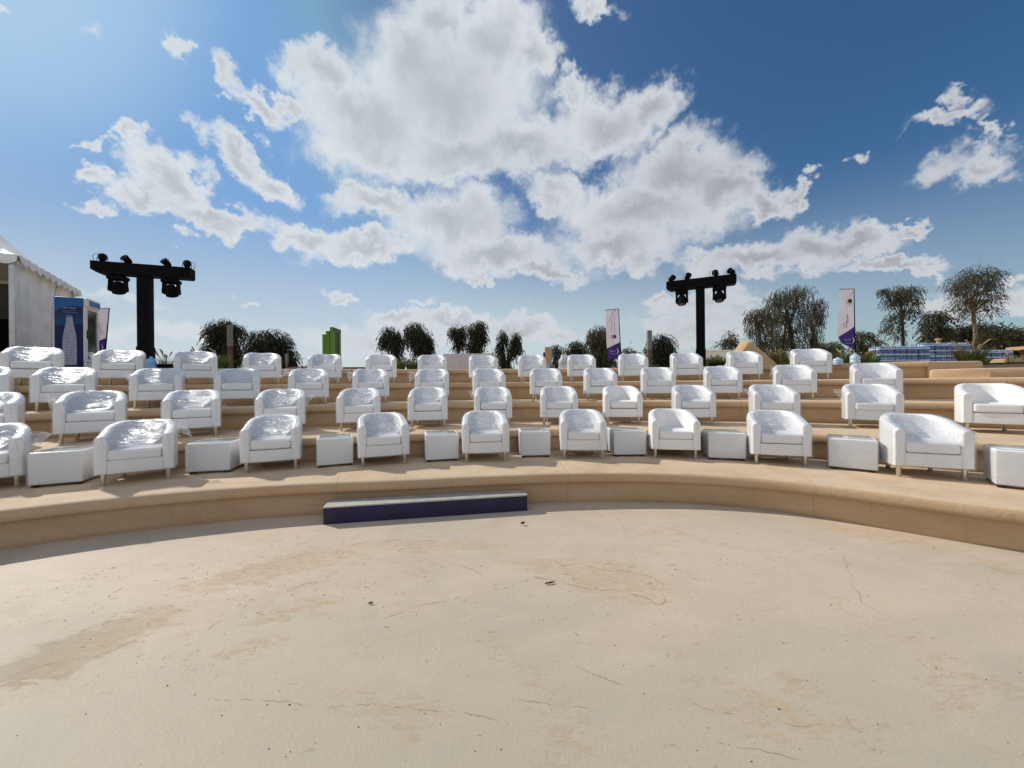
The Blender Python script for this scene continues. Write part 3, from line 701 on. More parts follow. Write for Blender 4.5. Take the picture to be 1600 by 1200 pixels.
tower((pc.x, pc.y, 1.99), math.atan2(pr_.y - pl_.y, pr_.x - pl_.x), (pl_.z + pr_.z) / 2, (Vector((pr_.x - pl_.x, pr_.y - pl_.y))).length, 'black T shaped lighting tower at left, behind the chairs near the blue fridge', (25, 150, 140, 20), -1)
pl_, pr_ = at(1042, 442.5, 11.3), at(1150.6, 429, 10.53)
pc = at(1095, 560, 10.9)
tower((pc.x, pc.y, 1.99), math.atan2(pr_.y - pl_.y, pr_.x - pl_.x), (pl_.z + pr_.z) / 2, (Vector((pr_.x - pl_.x, pr_.y - pl_.y))).length, 'black T shaped lighting tower at right, by the sand coloured gable wall', (-40, -150, 10, 60), 1)

# ---------------------------------------------------------------- tent
tA, tB = at(22, 600, 9.8), at(115, 600, 13.2); zg = 1.99; ze = at(28, 403, 9.9).z
u = Vector((tB.x - tA.x, tB.y - tA.y)); LW = u.length; ang = math.atan2(u.y, u.x)
tent = tag(empty('tent', (tA.x, tA.y, zg), ang), 'white pagoda marquee with scalloped eaves and dark open front', 'tent')
he_ = ze - zg; WD = 4.4                                  # local x along the side wall, local +y to the left
def wallfab(u_, v_): x = LW * u_; return (x, .03 * math.sin(x * 5) + .04 * noise.noise(Vector((x * 1.3, v_ * 2, 1))), he_ * v_)
mb = MB(); mb.grid(wallfab, 40, 12); mb.build('side_wall', tentm, tent, True)
for (x, y) in ((-.04, 0), (LW, 0), (0, WD), (LW, WD)):
    mb = MB(); mb.rbox((x - .05, y - .05, 0), (x + .05, y + .05, he_), .01, 1); mb.build('post', alum, tent)
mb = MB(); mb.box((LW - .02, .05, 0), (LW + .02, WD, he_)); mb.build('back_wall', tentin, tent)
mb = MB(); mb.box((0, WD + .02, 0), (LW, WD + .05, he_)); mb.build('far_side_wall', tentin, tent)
apex = Vector((LW / 2, WD / 2, he_ + 2.7)); ov = .12
cor = [(-ov, -ov), (LW + ov, -ov), (LW + ov, WD + ov), (-ov, WD + ov)]
mb = MB()
for i in range(4):
    a, b_ = Vector((*cor[i], he_ + .02)), Vector((*cor[(i + 1) % 4], he_ + .02))
    def rf(u_, v_, a=a, b_=b_):
        p = a.lerp(b_, u_).lerp(apex, v_); p.z = he_ + .02 + 2.7 * v_ ** 1.35; return tuple(p)
    mb.grid(rf, 12, 12)
mb.build('roof', tentm, tent, True, 30)
for i in range(4):
    a, b_ = Vector(cor[i]), Vector(cor[(i + 1) % 4]); ln_ = (b_ - a).length; ns_ = round(ln_ / .42)
    vs = []; n = ns_ * 8; nrm = Vector(((b_ - a).y, -(b_ - a).x)).normalized()
    for k in range(n + 1):
        q = k / n; p = a.lerp(b_, q) + nrm * (.02 + .02 * math.sin(k * .8)); dz = .15 + .10 * abs(math.sin(math.pi * q * ns_)) ** .6
        vs += [(p.x, p.y, he_ + .03), (p.x + nrm.x * .01, p.y + nrm.y * .01, he_ + .03 - dz * .5), (p.x + nrm.x * .03, p.y + nrm.y * .03, he_ + .03 - dz)]
    mb = MB(); mb.add(vs, [(3*k+j, 3*k+3+j, 3*k+4+j, 3*k+1+j) for k in range(n) for j in range(2)]); mb.build('valance', tentm, tent, True)
# coil of dark rope-like seam hanging on the side wall
mb = MB(); mb.tube([(LW * .60, -.08, he_ * .93), (LW * .52, -.09, he_ * .75), (LW * .48, -.10, he_ * .5), (LW * .48, -.09, he_ * .25), (LW * .52, -.08, .02)], .015, 5); mb.build('seam_cord', alum, tent, True)
bpn = at(-10, 500, 12.0)
o = MB(); o.rbox((0, 0, 0), (2.6, .12, at(5, 495, 11.5).z - zg), .01, 1)
o = o.build('display_panel', blackp); o.location = (at(-90, 500, 11.2).x, 11.2, zg); o.rotation_euler = (0, 0, ang - R(90)); tag(o, 'black backdrop panel standing inside the white tent', 'panel')

# ---------------------------------------------------------------- drinks fridge
fm_ = D.materials.new('blue_drinks_graphic'); fm_.use_nodes = True; n_ = NT(fm_.node_tree); bb = fm_.node_tree.nodes['Principled BSDF']
tcx = n_.n('ShaderNodeTexCoord').outputs['Object']; sp = n_.n('ShaderNodeSeparateXYZ', ins={0: tcx}).outputs
# swoosh bands: two circles in x z
def circ(cx_, cz_, r_): return n_.m('LESS_THAN', n_.m('ADD', n_.m('POWER', n_.m('ABSOLUTE', n_.m('SUBTRACT', sp[0], cx_)), 2.0), n_.m('POWER', n_.m('ABSOLUTE', n_.m('SUBTRACT', sp[2], cz_)), 2.0)), r_ * r_)
c = n_.mix(circ(.38, 1.28, .50), (.012, .10, .28, 1), (.004, .014, .07, 1))
c = n_.mix(n_.ss(sp[2], 1.75, 1.25), c, (.008, .06, .17, 1))
c = n_.mix(circ(.42, .30, 1.02), c, (.003, .011, .075, 1))
n_.L.new(c, bb.inputs['Base Color']); bb.inputs['Roughness'].default_value = .35; bb.inputs['Specular IOR Level'].default_value = .25
fw, fd, fh = .55, .62, at(107, 462, 10.0).z - 1.99
pf = at(84.5, 500, 10.05)
fr = tag(empty('drinks_fridge', (pf.x, pf.y, 1.99), R(25)), 'tall blue upright drinks fridge with bottle picture and glass door', 'fridge')
mb = MB(); mb.rbox((0, 0, .05), (fw, fd, fh), .012, 2); mb.build('cabinet', fm_, fr, True, 40)
whitep = mat('white_fridge_plastic', (.62, .62, .64), .4, var=.03)
mb = MB(); mb.rbox((fw + .002, .0, .05), (fw + .05, fd, .30), .01, 1)
for k in range(6): mb.box((fw + .05, .06, .09 + k * .032), (fw + .054, fd - .06, .105 + k * .032))
mb.build('grille', whitep, fr, True, 40)
mb = MB(); z0, z1 = .31, fh - .24
for (a, b_) in (((fw + .002, 0, z0), (fw + .06, .07, z1)), ((fw + .002, fd - .07, z0), (fw + .06, fd, z1)), ((fw + .002, .0701, z0), (fw + .06, fd - .0701, z0 + .07)), ((fw + .002, .0701, z1 - .06), (fw + .06, fd - .0701, z1))): mb.box(a, b_)
dr = mb.build('door', whitep, fr)
gg = mat('fridge_door_glass', (.05, .07, .065), .06, spec=1, var=.5, vscale=3)
mb = MB(); mb.box((fw + .02, .0702, z0 + .0702), (fw + .035, fd - .0702, z1 - .0602)); mb.build('glass_pane', gg, dr)
mb = MB(); mb.rbox((fw + .061, .015, (z0 + z1) / 2 - .12), (fw + .09, .05, (z0 + z1) / 2 + .12), .01, 1); mb.build('handle', blackf, dr, True, 40)
mb = MB(); mb.rbox((fw + .002, -.004, fh - .235), (fw + .10, fd + .004, fh + .005), .03, 2); hd = mb.build('header', whitep, fr, True, 40)
mb = MB(); mb.box((fw + .1002, .06, fh - .19), (fw + .104, fd - .03, fh - .05)); mb.build('header_sign', fm_, hd)
botm = mat('printed_bottle_picture', (.30, .30, .42), .4, var=.25, vscale=14)
botd = mat('printed_bottle_label', (.10, .12, .25), .4, var=.3, vscale=20)
bz0, bz1 = .22, fh - .52; bx = .29
prof = [(q_, r_ * .72) for q_, r_ in [(.0, .175), (.04, .19), (.40, .19), (.55, .185), (.70, .150), (.82, .115), (.92, .09), (.955, .085), (1.0, .082)]]
vs = []
for s_ in (-1, 1):
    for (q, r_) in prof: vs.append((bx + s_ * r_, -.0035, bz0 + (bz1 - bz0) * q))
n = len(prof); mb = MB(); mb.add(vs, [(i, n + i, n + i + 1, i + 1) for i in range(n - 1)]); bo = mb.build('bottle_picture', botm, fr)
mb = MB()
for k in range(9):
    q = .06 + k * .055; mb.box((bx - .125 + .01 * (k % 2), -.006, bz0 + (bz1 - bz0) * q), (bx + .125 - .012 * (k % 3), -.0045, bz0 + (bz1 - bz0) * q + .014))
mb.build('bottle_ridges', mat('bottle_ridge_print', (.40, .41, .52), .4), bo)
mb = MB(); mb.rbox((bx - .06, -.008, bz1 + .004), (bx + .06, -.004, bz1 + .05), .0015, 1); mb.build('bottle_cap', botd, bo)
def script_line(mb, x0, x1, z, h, y, seed):
    # small cursive-looking strokes for lettering too small to read
    rnd = random.Random(seed); x = x0; pts = []
    while x < x1:
        w_ = rnd.uniform(.4, 1.1) * h
        up = rnd.choice((0, .15, .9, .5)) * h
        mb.add([(x, y, z), (x + w_, y, z), (x + w_, y, z + h * .28), (x, y, z + h * .28)], [(0, 1, 2, 3)])
        if up > .1: mb.add([(x, y, z + h * .28), (x + h * .22, y, z + h * .28), (x + h * .22, y, z + h * .28 + up), (x, y, z + h * .28 + up)], [(0, 1, 2, 3)])
        x += w_ + rnd.choice((0, 0, .35)) * h
letter = mat('pale_blue_lettering', (.34, .38, .55), .5, var=.02)
mb = MB(); script_line(mb, .17, .40, fh - .29, .055, -.004, 3); script_line(mb, .15, .41, fh - .355, .018, -.004, 4); script_line(mb, .13, .45, fh - .40, .018, -.004, 5); script_line(mb, .15, .40, .15, .016, -.004, 6)
mb.build('lettering', letter, fr)

# ---------------------------------------------------------------- banners
def banner_mat(ax, ay, cut0, cut1, white=(.66, .64, .72), purple=(.045, .02, .16)):
    m_ = D.materials.new('printed_banner_cloth'); m_.use_nodes = True; n_ = NT(m_.node_tree); b_ = m_.node_tree.nodes['Principled BSDF']
    s_ = n_.n('ShaderNodeSeparateXYZ', ins={0: n_.n('ShaderNodeTexCoord').outputs['Object']}).outputs
    line = n_.m('ADD', cut0, n_.m('MULTIPLY', s_[0], cut1))
    c_ = n_.mix(n_.m('LESS_THAN', s_[2], line), (*white, 1), (*purple, 1)); n_.L.new(c_, b_.inputs['Base Color']); b_.inputs['Roughness'].default_value = .7
    e = n_.n('ShaderNodeBsdfTranslucent'); n_.L.new(c_, e.inputs[0]); ms = n_.n('ShaderNodeMixShader', ins={0: .35, 1: b_.outputs[0], 2: e.outputs[0]})
    n_.L.new(ms.outputs[0], m_.node_tree.nodes['Material Output'].inputs[0]); return m_
inkd = mat('dark_navy_ink', (.02, .02, .07), .6, var=.05); inkg = mat('soft_grey_violet_ink', (.20, .18, .30), .6, var=.05); inkw = mat('white_ink', (.7, .68, .75), .6, var=.02)
inko = mat('orange_ink', (.55, .20, .08), .6, var=.05); inky = mat('yellow_ink', (.62, .50, .10), .6, var=.05)
def disc(mb, x, y, z, r, half=0, n=16):
    a0, a1 = (0, 2 * math.pi) if not half else ((0, math.pi) if half > 0 else (math.pi, 2 * math.pi))
    mb.add([(x, y, z)] + [(x + r * math.cos(a0 + (a1 - a0) * i / n), y, z + r * math.sin(a0 + (a1 - a0) * i / n)) for i in range(n + 1)], [(0, i + 1, i + 2) for i in range(n)])
def crescent(mb, x, y, z, r, n=14):
    vs = []; fs = []
    for i in range(n + 1):
        a = -1.25 + 2.5 * i / n; th = .28 * r * math.cos(a * 1.2)
        vs += [(x + r * math.cos(a), y, z + r * math.sin(a)), (x + (r - th) * math.cos(a), y, z + (r - th) * math.sin(a))]
    mb.add(vs, [(2*i, 2*i+1, 2*i+3, 2*i+2) for i in range(n)])
def banner(px_top, px_bot, wpx, d, lab, variant, flare=0):
    # pole on the right edge; local x runs left from the pole (negative), z from ground
    pt, pb_ = at(px_top[0], px_top[1], d), at(px_bot[0], px_bot[1], d); W_ = wpx / F * d; H_ = pt.z - pb_.z; zb = pb_.z - 1.985
    lean = (pt.x - pb_.x)
    root = tag(empty('banner_flag', (pb_.x - lean * zb / H_ * 0, pb_.y, 1.985)), lab, 'banner')
    def lx(z): return lean * (z - zb) / H_
    mb = MB(); mb.tube([(lx(0) * 0 + lx(-0.0) * 0, 0, 0), (0, 0, zb), (lean * .5, 0, zb + H_ * .5), (lean, 0, zb + H_ + .02)], [.022, .02, .016, .012], 8); po = mb.build('pole', blackp, root, True)
    mb = MB(); mb.tube([(lean, 0, zb + H_ + .012), (lean - W_ - .02, 0, zb + H_ - (.08 * W_ if variant == 1 else 0) + .008)], .010, 6); mb.build('top_rod', blackp, root)
    pm = banner_mat(0, 0, zb + H_ * (.34 if variant != 2 else .38), H_ * (.13 / W_ if variant != 2 else .16 / W_))
    def wv(x, z): return .035 * math.sin(z * 3.1 + x * 4) + .02 * math.sin(z * 9 + x * 7)
    def cl(u_, v_):
        z = zb + H_ * v_; x = lx(z) - W_ * u_; sk_ = 0
        if variant == 2: sk_ = -.22 * W_ * math.sin(math.pi * min(1, max(0, (1 - v_) * 1.0))) * u_ * (1 if v_ < .6 else .4); z += (u_ ** 1.5) * max(0, .25 - v_) * .9 * H_ * .55
        return (x + sk_, wv(x, z) * u_, z - (.08 * W_ * u_ if variant == 1 else 0))
    mb = MB(); mb.grid(cl, 12, 40); c_ = mb.build('cloth', pm, root, True)
    yy = -.06
    g = MB(); k = MB(); wh = MB(); og = MB()
    def txt(mbb, xs, z_hi, z_lo, hgt, seed):
        tmp = MB(); script_line(tmp, 0, z_hi - z_lo, 0, hgt, yy, seed)
        mbb.add([(xs + q[2], yy, z_hi - q[0]) for q in tmp.v], [tuple(reversed(f)) for f in tmp.f])
    cx_ = lean * .5 - W_ * .5
    if variant == 1:
        txt(g, cx_ + W_ * .05, zb + H_ * .86, zb + H_ * .52, W_ * .13, 11); txt(g, cx_ - W_ * .16, zb + H_ * .80, zb + H_ * .56, W_ * .11, 12)
        for q in (0, 1, 2): og.box((cx_ - .13 * W_ + q * .08 * W_ - .02, yy - .002, zb + H_ * (.405)), (cx_ - .13 * W_ + q * .08 * W_ + .01, yy, zb + H_ * .475))
        disc(k, cx_ + W_ * .06, yy, zb + H_ * .44, W_ * .15)
        g.add([(lean - W_ * .25, yy, zb + H_ * .99), (lean - W_ * .32, yy, zb + H_ * .985), (lean - W_ * .93, yy, zb + H_ * .68), (lean - W_ * .88, yy, zb + H_ * .70)], [(0, 1, 2, 3)])
    elif variant == 2:
        disc(k, cx_ + W_ * .08, yy, zb + H_ * .80, W_ * .15, 0); disc(og, cx_ + W_ * .10, yy + .003, zb + H_ * .775, W_ * .16, 0)
        txt(g, cx_ - W_ * .15, zb + H_ * .82, zb + H_ * .60, W_ * .06, 21); txt(g, cx_ - W_ * .12, zb + H_ * .58, zb + H_ * .44, W_ * .22, 22); txt(k, cx_ - W_ * .20, zb + H_ * .46, zb + H_ * .36, W_ * .16, 23); txt(k, cx_ - W_ * .38, zb + H_ * .43, zb + H_ * .34, W_ * .12, 24)
        g.add([(lean - W_ * .15, yy, zb + H_ * .96), (lean - W_ * .20, yy, zb + H_ * .96), (lean - W_ * .42, yy, zb + H_ * .88), (lean - W_ * .38, yy, zb + H_ * .88)], [(0, 1, 2, 3)])
    else:
        disc(og, cx_, yy, zb + H_ * .64, W_ * .14); script_line(g, cx_ - W_ * .36, cx_ + W_ * .34, zb + H_ * .49, W_ * .12, yy, 31); script_line(g, cx_ - W_ * .30, cx_ + W_ * .34, zb + H_ * .44, W_ * .12, yy, 32)
    crescent(wh, cx_ + W_ * .12, yy, zb + H_ * .14, W_ * .24); script_line(wh, cx_ - W_ * .32, cx_ + W_ * .12, zb + H_ * .145, W_ * .11, yy, 41); script_line(wh, cx_ - W_ * .28, cx_ + W_ * .12, zb + H_ * .09, W_ * .06, yy, 42)
    for mbb, mm, nm in ((g, inkg, 'lettering'), (k, inkd, 'emblem'), (wh, inkw, 'crescent_logo'), (og, inky if variant == 2 else inko, 'emblem')):
        if mbb.f: mbb.build(nm, mm, c_)
    return root
banner((966.5, 483), (970.5, 560), 21, 15, 'white banner flag with purple foot and orange emblem, in the middle before a tree', 1)
banner((1334.5, 452), (1336, 545), 22, 13.5, 'tall billowing white banner flag with purple foot, right of the big tree', 2)
banner((171, 482), (164, 553), 24, 12.5, 'small leaning white banner flag just right of the blue fridge', 3)

# ---------------------------------------------------------------- small things behind the seating
def place_box(x0, x1, yt, d, depth=.3, zb=1.985):
    a, b_ = at(x0, yt, d), at(x1, yt, d); return a.x, b_.x, d, (a.z + b_.z) / 2 - zb
def wood_post(x0, x1, yt, d, lab, split):
    a, b_, dd_, h = place_box(x0, x1, yt, d); w_ = b_ - a
    r_ = tag(empty('wooden_post', ((a + b_) / 2, d, 1.985)), lab, 'post')
    mb = MB(); mb.rbox((-w_ / 2, -w_ / 2, 0), (w_ / 2, w_ / 2, h * (1 - split)), .006, 1); mb.build('post_shaft', woodm, r_)
    mb = MB(); mb.rbox((-w_ / 2 - .004, -w_ / 2 - .004, h * (1 - split) + .001), (w_ / 2 + .004, w_ / 2 + .004, h), .006, 1); pn = mb.build('post_head', postpanel, r_)
    mb = MB()
    for k in range(5): mb.box((-w_ * .3, -w_ / 2 - .008, h - .08 - k * .1), (w_ * .3, -w_ / 2 - .0045, h - .05 - k * .1))
    mb.build('plaque', inkg, pn)
wood_post(356.5, 362, 508.5, 13, 'dark wooden post in front of the round tree at left', .42)
wood_post(1011.5, 1017.5, 516.5, 14, 'dark wooden post left of the right lighting tower', .46)
wood_post(446.5, 449.5, 553, 12, 'short thin grey post at the edge of the wide dark tree', .5)
# green sign: three nested portal frames
gs = tag(empty('green_sign', (at(521, 560, 14).x, 14, 1.985), R(93)), 'bright green sign of three stepped nested frames', 'sign')
hs = at(525, 511, 14).z - 1.985
for k, (dy, hk, wk) in enumerate(((0, hs, .72), (.14, hs - .14, .64), (.27, hs - .26, .56))):
    mb = MB(); fr_ = .16
    mb.box((0, dy, 0), (fr_, dy + .12, hk)); mb.box((wk - fr_, dy, 0), (wk, dy + .12, hk)); mb.box((fr_ + .001, dy, hk - fr_), (wk - fr_ - .001, dy + .12, hk)); mb.build('sign_frame', greenm, gs)
mb = MB(); mb.box((.001, -.006, .3), (.948, -.001, hs - .002)); 
mb = MB(); mb.box((.165, .03, .02), (.555, .06, hs - .17)); mb.build('sign_panel', greend, gs)
mb = MB(); mb.box((.02, -.012, hs - .13), (.70, -.002, hs - .02)); mb.build('sign_band', greend, gs)
a, b_, d_, h = place_box(693, 776, 552.5, 15)
o = MB(); o.rbox((a, 15, 1.985), (b_, 15.14, 1.985 + h), .01, 2)
for k in range(4): o.box((a - .0, 14.985, 1.985), (a + .03, 15, 1.985 + h - .01), T(k * (b_ - a - .03) / 3, 0, 0))
tag(o.build('low_wall', palew), 'low pale lilac partition wall below the paired trees', 'wall')
bx_ = tag(empty('loudspeaker', (at(856.5, 560, 14).x, 14, 1.985)), 'tan upright box speaker beside the small dark tree', 'speaker')
h = at(856, 542, 14).z - 1.985
mb = MB(); mb.rbox((-.11, 0, .0), (.13, .25, h), .01, 2); mb.build('cabinet', tanb, bx_, True, 40)
mb = MB(); mb.rbox((-.165, .04, h * .45), (-.112, .22, h * .8), .01, 2); mb.build('side_horn', blackp, bx_, True, 40)
def heap(name, x0, x1, yt, d, mt, lab, cat, seed, sq=1.0):
    a, b_, dd_, h = place_box(x0, x1, yt, d); r_ = (b_ - a) / 2; mb = MB()
    def f(u_, v_):
        th_ = u_ * 2 * math.pi; ph = v_ * math.pi * .5
        rr = r_ * math.cos(ph); n__ = 1 + .35 * noise.noise(Vector((math.cos(th_) * 2.5, math.sin(th_) * 2.5, v_ * 3 + seed))) + .12 * noise.noise(Vector((math.cos(th_) * 8, math.sin(th_) * 8, v_ * 9 + seed)))
        return (rr * n__ * math.cos(th_), rr * n__ * math.sin(th_) * sq, max(0, h * math.sin(ph) * (n__ * .8 + .2)))
    mb.grid(f, 36, 16); o = mb.build(name, mt, None, True); o.location = ((a + b_) / 2, d, 1.985); return tag(o, lab, cat)
heap('plastic_bundle', 872, 893, 556, 12, film, 'crumpled heap of clear film on the rim behind the back row', 'bundle', 3)
heap('stone', 853, 868, 569, 12.5, mat('grey_stone', (.16, .17, .16), .9, var=.4, vscale=9), 'grey stone lump beneath the tan speaker', 'stone', 5)
a, b_, d_, h = place_box(1100, 1160, 549, 26)
o = MB(); o.box((a, 26, 1.97), (b_ + 1.2, 26.3, 1.985 + h)); o.box((a - .0, 25.96, 1.985 + h + .002), (b_ + 1.2, 26.34, 1.985 + h + .1)); tag(o.build('boundary_wall', creamw), 'long cream wall far behind the right lighting tower', 'wall')
for (x0, x1, yt, d, lab) in ((452, 474, 573.8, 18, 'flat grey roof far off beside the small red shrub'), (540, 564, 573.6, 18, 'flat grey roof far off right of the green sign')):
    a, b_, d_, h = place_box(x0, x1, yt, d); o = MB(); o.box((a, d, 1.97), (b_, d + 1.5, 1.985 + h * .7)); o.box((a - .1, d - .1, 1.985 + h * .7 + .001), (b_ + .1, d + 1.6, 1.985 + h)); tag(o.build('shed', postpanel), lab, 'shed')
# sand coloured gable wall
gx = [(1138, 577), (1168, 532), (1174, 530.5), (1223, 571), (1224, 578), (1200, 590), (1138, 590)]
dg = 10.05; gp = [at(x, y, dg) for x, y in gx]
gp[0].z = 1.985; front = [(p.x, p.z) for p in gp]; front = [(gp[0].x, 1.63), (gp[0].x, 2.0), (gp[1].x, gp[1].z), (gp[2].x, gp[2].z), (gp[3].x, gp[3].z), (gp[3].x + .03, 1.63)]
cxg = sum(p[0] for p in front) / 6
mb = MB(); n = len(front); yb = .9
inn = [(x + (cxg - x) * .07, z + (1.9 - z) * .10 if z > 1.7 else z) for x, z in front]
yb = .28
ys = [(0.0, inn), (.05, [((a_[0]*.35+b2[0]*.65), (a_[1]*.35+b2[1]*.65)) for a_, b2 in zip(inn, front)]), (.12, front), (yb, front)]
vs = [(x - cxg, y, z - 1.6) for y, pr__ in ys for x, z in pr__]; fs = [tuple(range(n))]
for j in range(3):
    for i in range(n): fs.append((j*n+i, (j+1)*n+i, (j+1)*n+(i+1) % n, j*n+(i+1) % n))
fs.append(tuple(3*n + n - 1 - i for i in range(n)))
mb.add(vs, fs); o = mb.build('gable_wall', plaster, None, True, 25); o.location = (cxg, dg, 1.6); o.rotation_euler = (0, 0, R(4)); tag(o, 'sand coloured gable shaped plaster wall behind the back row', 'wall')

# ---------------------------------------------------------------- bottled water
nt = NT(bottleb.node_tree); bb = bottleb.node_tree.nodes['Principled BSDF']; tcx = nt.n('ShaderNodeTexCoord').outputs['Object']
nt.L.new(nt.mix(nt.ss(nt.noise(tcx, 16, 3, .6), .38, .62), (.03, .08, .24, 1), (.20, .31, .52, 1)), bb.inputs['Base Color']); bb.inputs['Roughness'].default_value = .18; bb.inputs['Coat Weight'].default_value = .5
capm = mat('white_bottle_film', (.42, .52, .70), .25, var=.15, vscale=20); blu = mat('blue_bottle_label', (.03, .08, .26), .35, var=.2)
pk = MB()
for i in range(5):
    for j in range(3):
        M_ = T(-.16 + i * .08, -.085 + j * .085, 0)
        pk.cur = 0; pk.lathe([(.034, .002), (.039, .02), (.036, .05)], 10, M_, False)
        pk.cur = 2; pk.lathe([(.036, .05), (.0395, .06), (.0395, .125), (.036, .13)], 10, M_, False)
        pk.cur = 0; pk.lathe([(.036, .13), (.033, .155), (.015, .178)], 10, M_, False)
        pk.cur = 1; pk.lathe([(.016, .178), (.016, .196), (.004, .198)], 8, M_)
pk.cur = 1
def pkf(u_, v_):
    a = u_ * 2 * math.pi; ex = 2 / 7
    x = .205 * math.copysign(abs(math.cos(a)) ** ex, math.cos(a)); y = .135 * math.copysign(abs(math.sin(a)) ** ex, math.sin(a))
    bul = 1 + .02 * math.cos(x * 78); return (x * bul, y * bul, .075 + .05 * v_)
pk.grid(pkf, 48, 2)
pkm = pk.mesh('water_pack', [bottleb, capm, blu], True, 60)
PKG = 'shrink wrapped packs of water bottles stacked behind the tiers'
def stack(x0, d, nx, ny, nz, where, rz=0, skip=0):
    p0 = at(x0, 570, d); M_ = T(p0.x, d, 1.985) @ RZ(rz); hn = ['bottom', 'second', 'third', 'fourth', 'top']
    lay = {5: ['bottom', 'second', 'middle', 'fourth', 'top'], 4: ['bottom', 'second', 'third', 'top'], 3: ['bottom', 'middle', 'top']}[nz]
    for k in range(nz):
        for i in range(nx):
            for j in range(ny):
                if j > 0 and k < nz - 1: continue
                q = M_ @ Vector((.21 + i * .425 + random.uniform(-.01, .01), j * .285 + random.uniform(-.012, .012), k * .2))
                o = obj('water_pack', pkm); o.location = q; o.rotation_euler = (0, 0, rz + random.uniform(-.03, .03))
                col = ORD[i] + ' column from the left'
                tag(o, f'water pack in the {where} stack, {lay[k]} layer, {col}, ' + ('front' if j == 0 else 'rear'), 'water pack', PKG)
    if ny > 1:                                           # pallet body behind the front face is solid packs on boards
        pass
stack(1374, 13.2, 4, 2, 4, 'left', R(2))
stack(1438, 14.3, 4, 2, 5, 'middle', R(-1))
stack(1508, 15.4, 4, 2, 4, 'right', R(-3))
jug = MB(); jug.lathe([(.10, 0), (.125, .01), (.13, .05), (.12, .07), (.13, .09), (.13, .17), (.12, .19), (.13, .21), (.13, .28), (.10, .34), (.035, .38), (.033, .42)], 18)
jm = jug.mesh('water_bottle', mat('clear_blue_jug_plastic', (.16, .38, .62), .15, spec=.8, var=.15, vscale=8), True, 50); jm2 = jug.mesh('water_bottle', mat('frosted_jug_plastic', (.42, .55, .66), .2, spec=.8, var=.2, vscale=8), True, 50)
for (x, yt, d, me, s_, lab) in ((236, 557, 8.8, jm, 1.0, 'large blue water bottle at the foot of the left lighting tower'), (1309, 558, 9.3, jm2, .55, 'small frosted water bottle beside the last back row chair'), (1336, 551.5, 9.8, jm2, .8, 'round frosted water bottle at the foot of the right banner')):
    p = at(x, yt, d); o = obj('water_bottle', me); o.location = (p.x, p.y, 1.99); sc_ = (p.z - 1.99) / .42; wd_ = 13 / F * d / .26; o.scale = (wd_, wd_, sc_); tag(o, lab, 'water bottle', 'loose large water bottles')
mb = MB(); p = at(1466, 529, 16); hh = p.z - 1.985; r_ = tag(empty('bollard_light', (p.x, p.y, 1.985)), 'small tan mushroom topped bollard rising behind the water packs', 'bollard light')
mb.lathe([(.06, 0), (.06, hh - .1)], 12); mb.build('post_shaft', tanb, r_, True, 40); mb = MB(); mb.lathe([(.05, hh - .099), (.11, hh - .06), (.10, hh - .01), (.05, hh)], 14); mb.build('cap', tanb, r_, True, 40)

# ---------------------------------------------------------------- trees and planting
def leafmat(name, c1, c2, tr=.25):
    m_ = D.materials.new(name); m_.use_nodes = True; n_ = NT(m_.node_tree); b_ = m_.node_tree.nodes['Principled BSDF']
    tcx = n_.n('ShaderNodeTexCoord').outputs['Object']
    c_ = n_.mix(n_.ss(n_.noise(tcx, .9, 4, .6), .35, .65), (*c1, 1), (*c2, 1)); n_.L.new(c_, b_.inputs['Base Color']); b_.inputs['Roughness'].default_value = .75; b_.inputs['Specular IOR Level'].default_value = .2
    e = n_.n('ShaderNodeBsdfTranslucent'); n_.L.new(c_, e.inputs[0]); ms = n_.n('ShaderNodeMixShader', ins={0: tr, 1: b_.outputs[0], 2: e.outputs[0]})
    n_.L.new(ms.outputs[0], m_.node_tree.nodes['Material Output'].inputs[0]); return m_
lf_g = leafmat('dark_ghaf_foliage', (.022, .026, .014), (.045, .048, .025), .15); lf_b = leafmat('dry_grey_brown_foliage', (.075, .060, .040), (.10, .092, .056)); lf_o = leafmat('olive_acacia_foliage', (.055, .055, .028), (.10, .095, .050))
barkm = mat('dark_bark', (.055, .042, .032), .9, var=.4, vscale=5, bump=.03, bscale=12); barkl = mat('pale_bark', (.22, .17, .12), .9, var=.3, vscale=5, bump=.03, bscale=12)
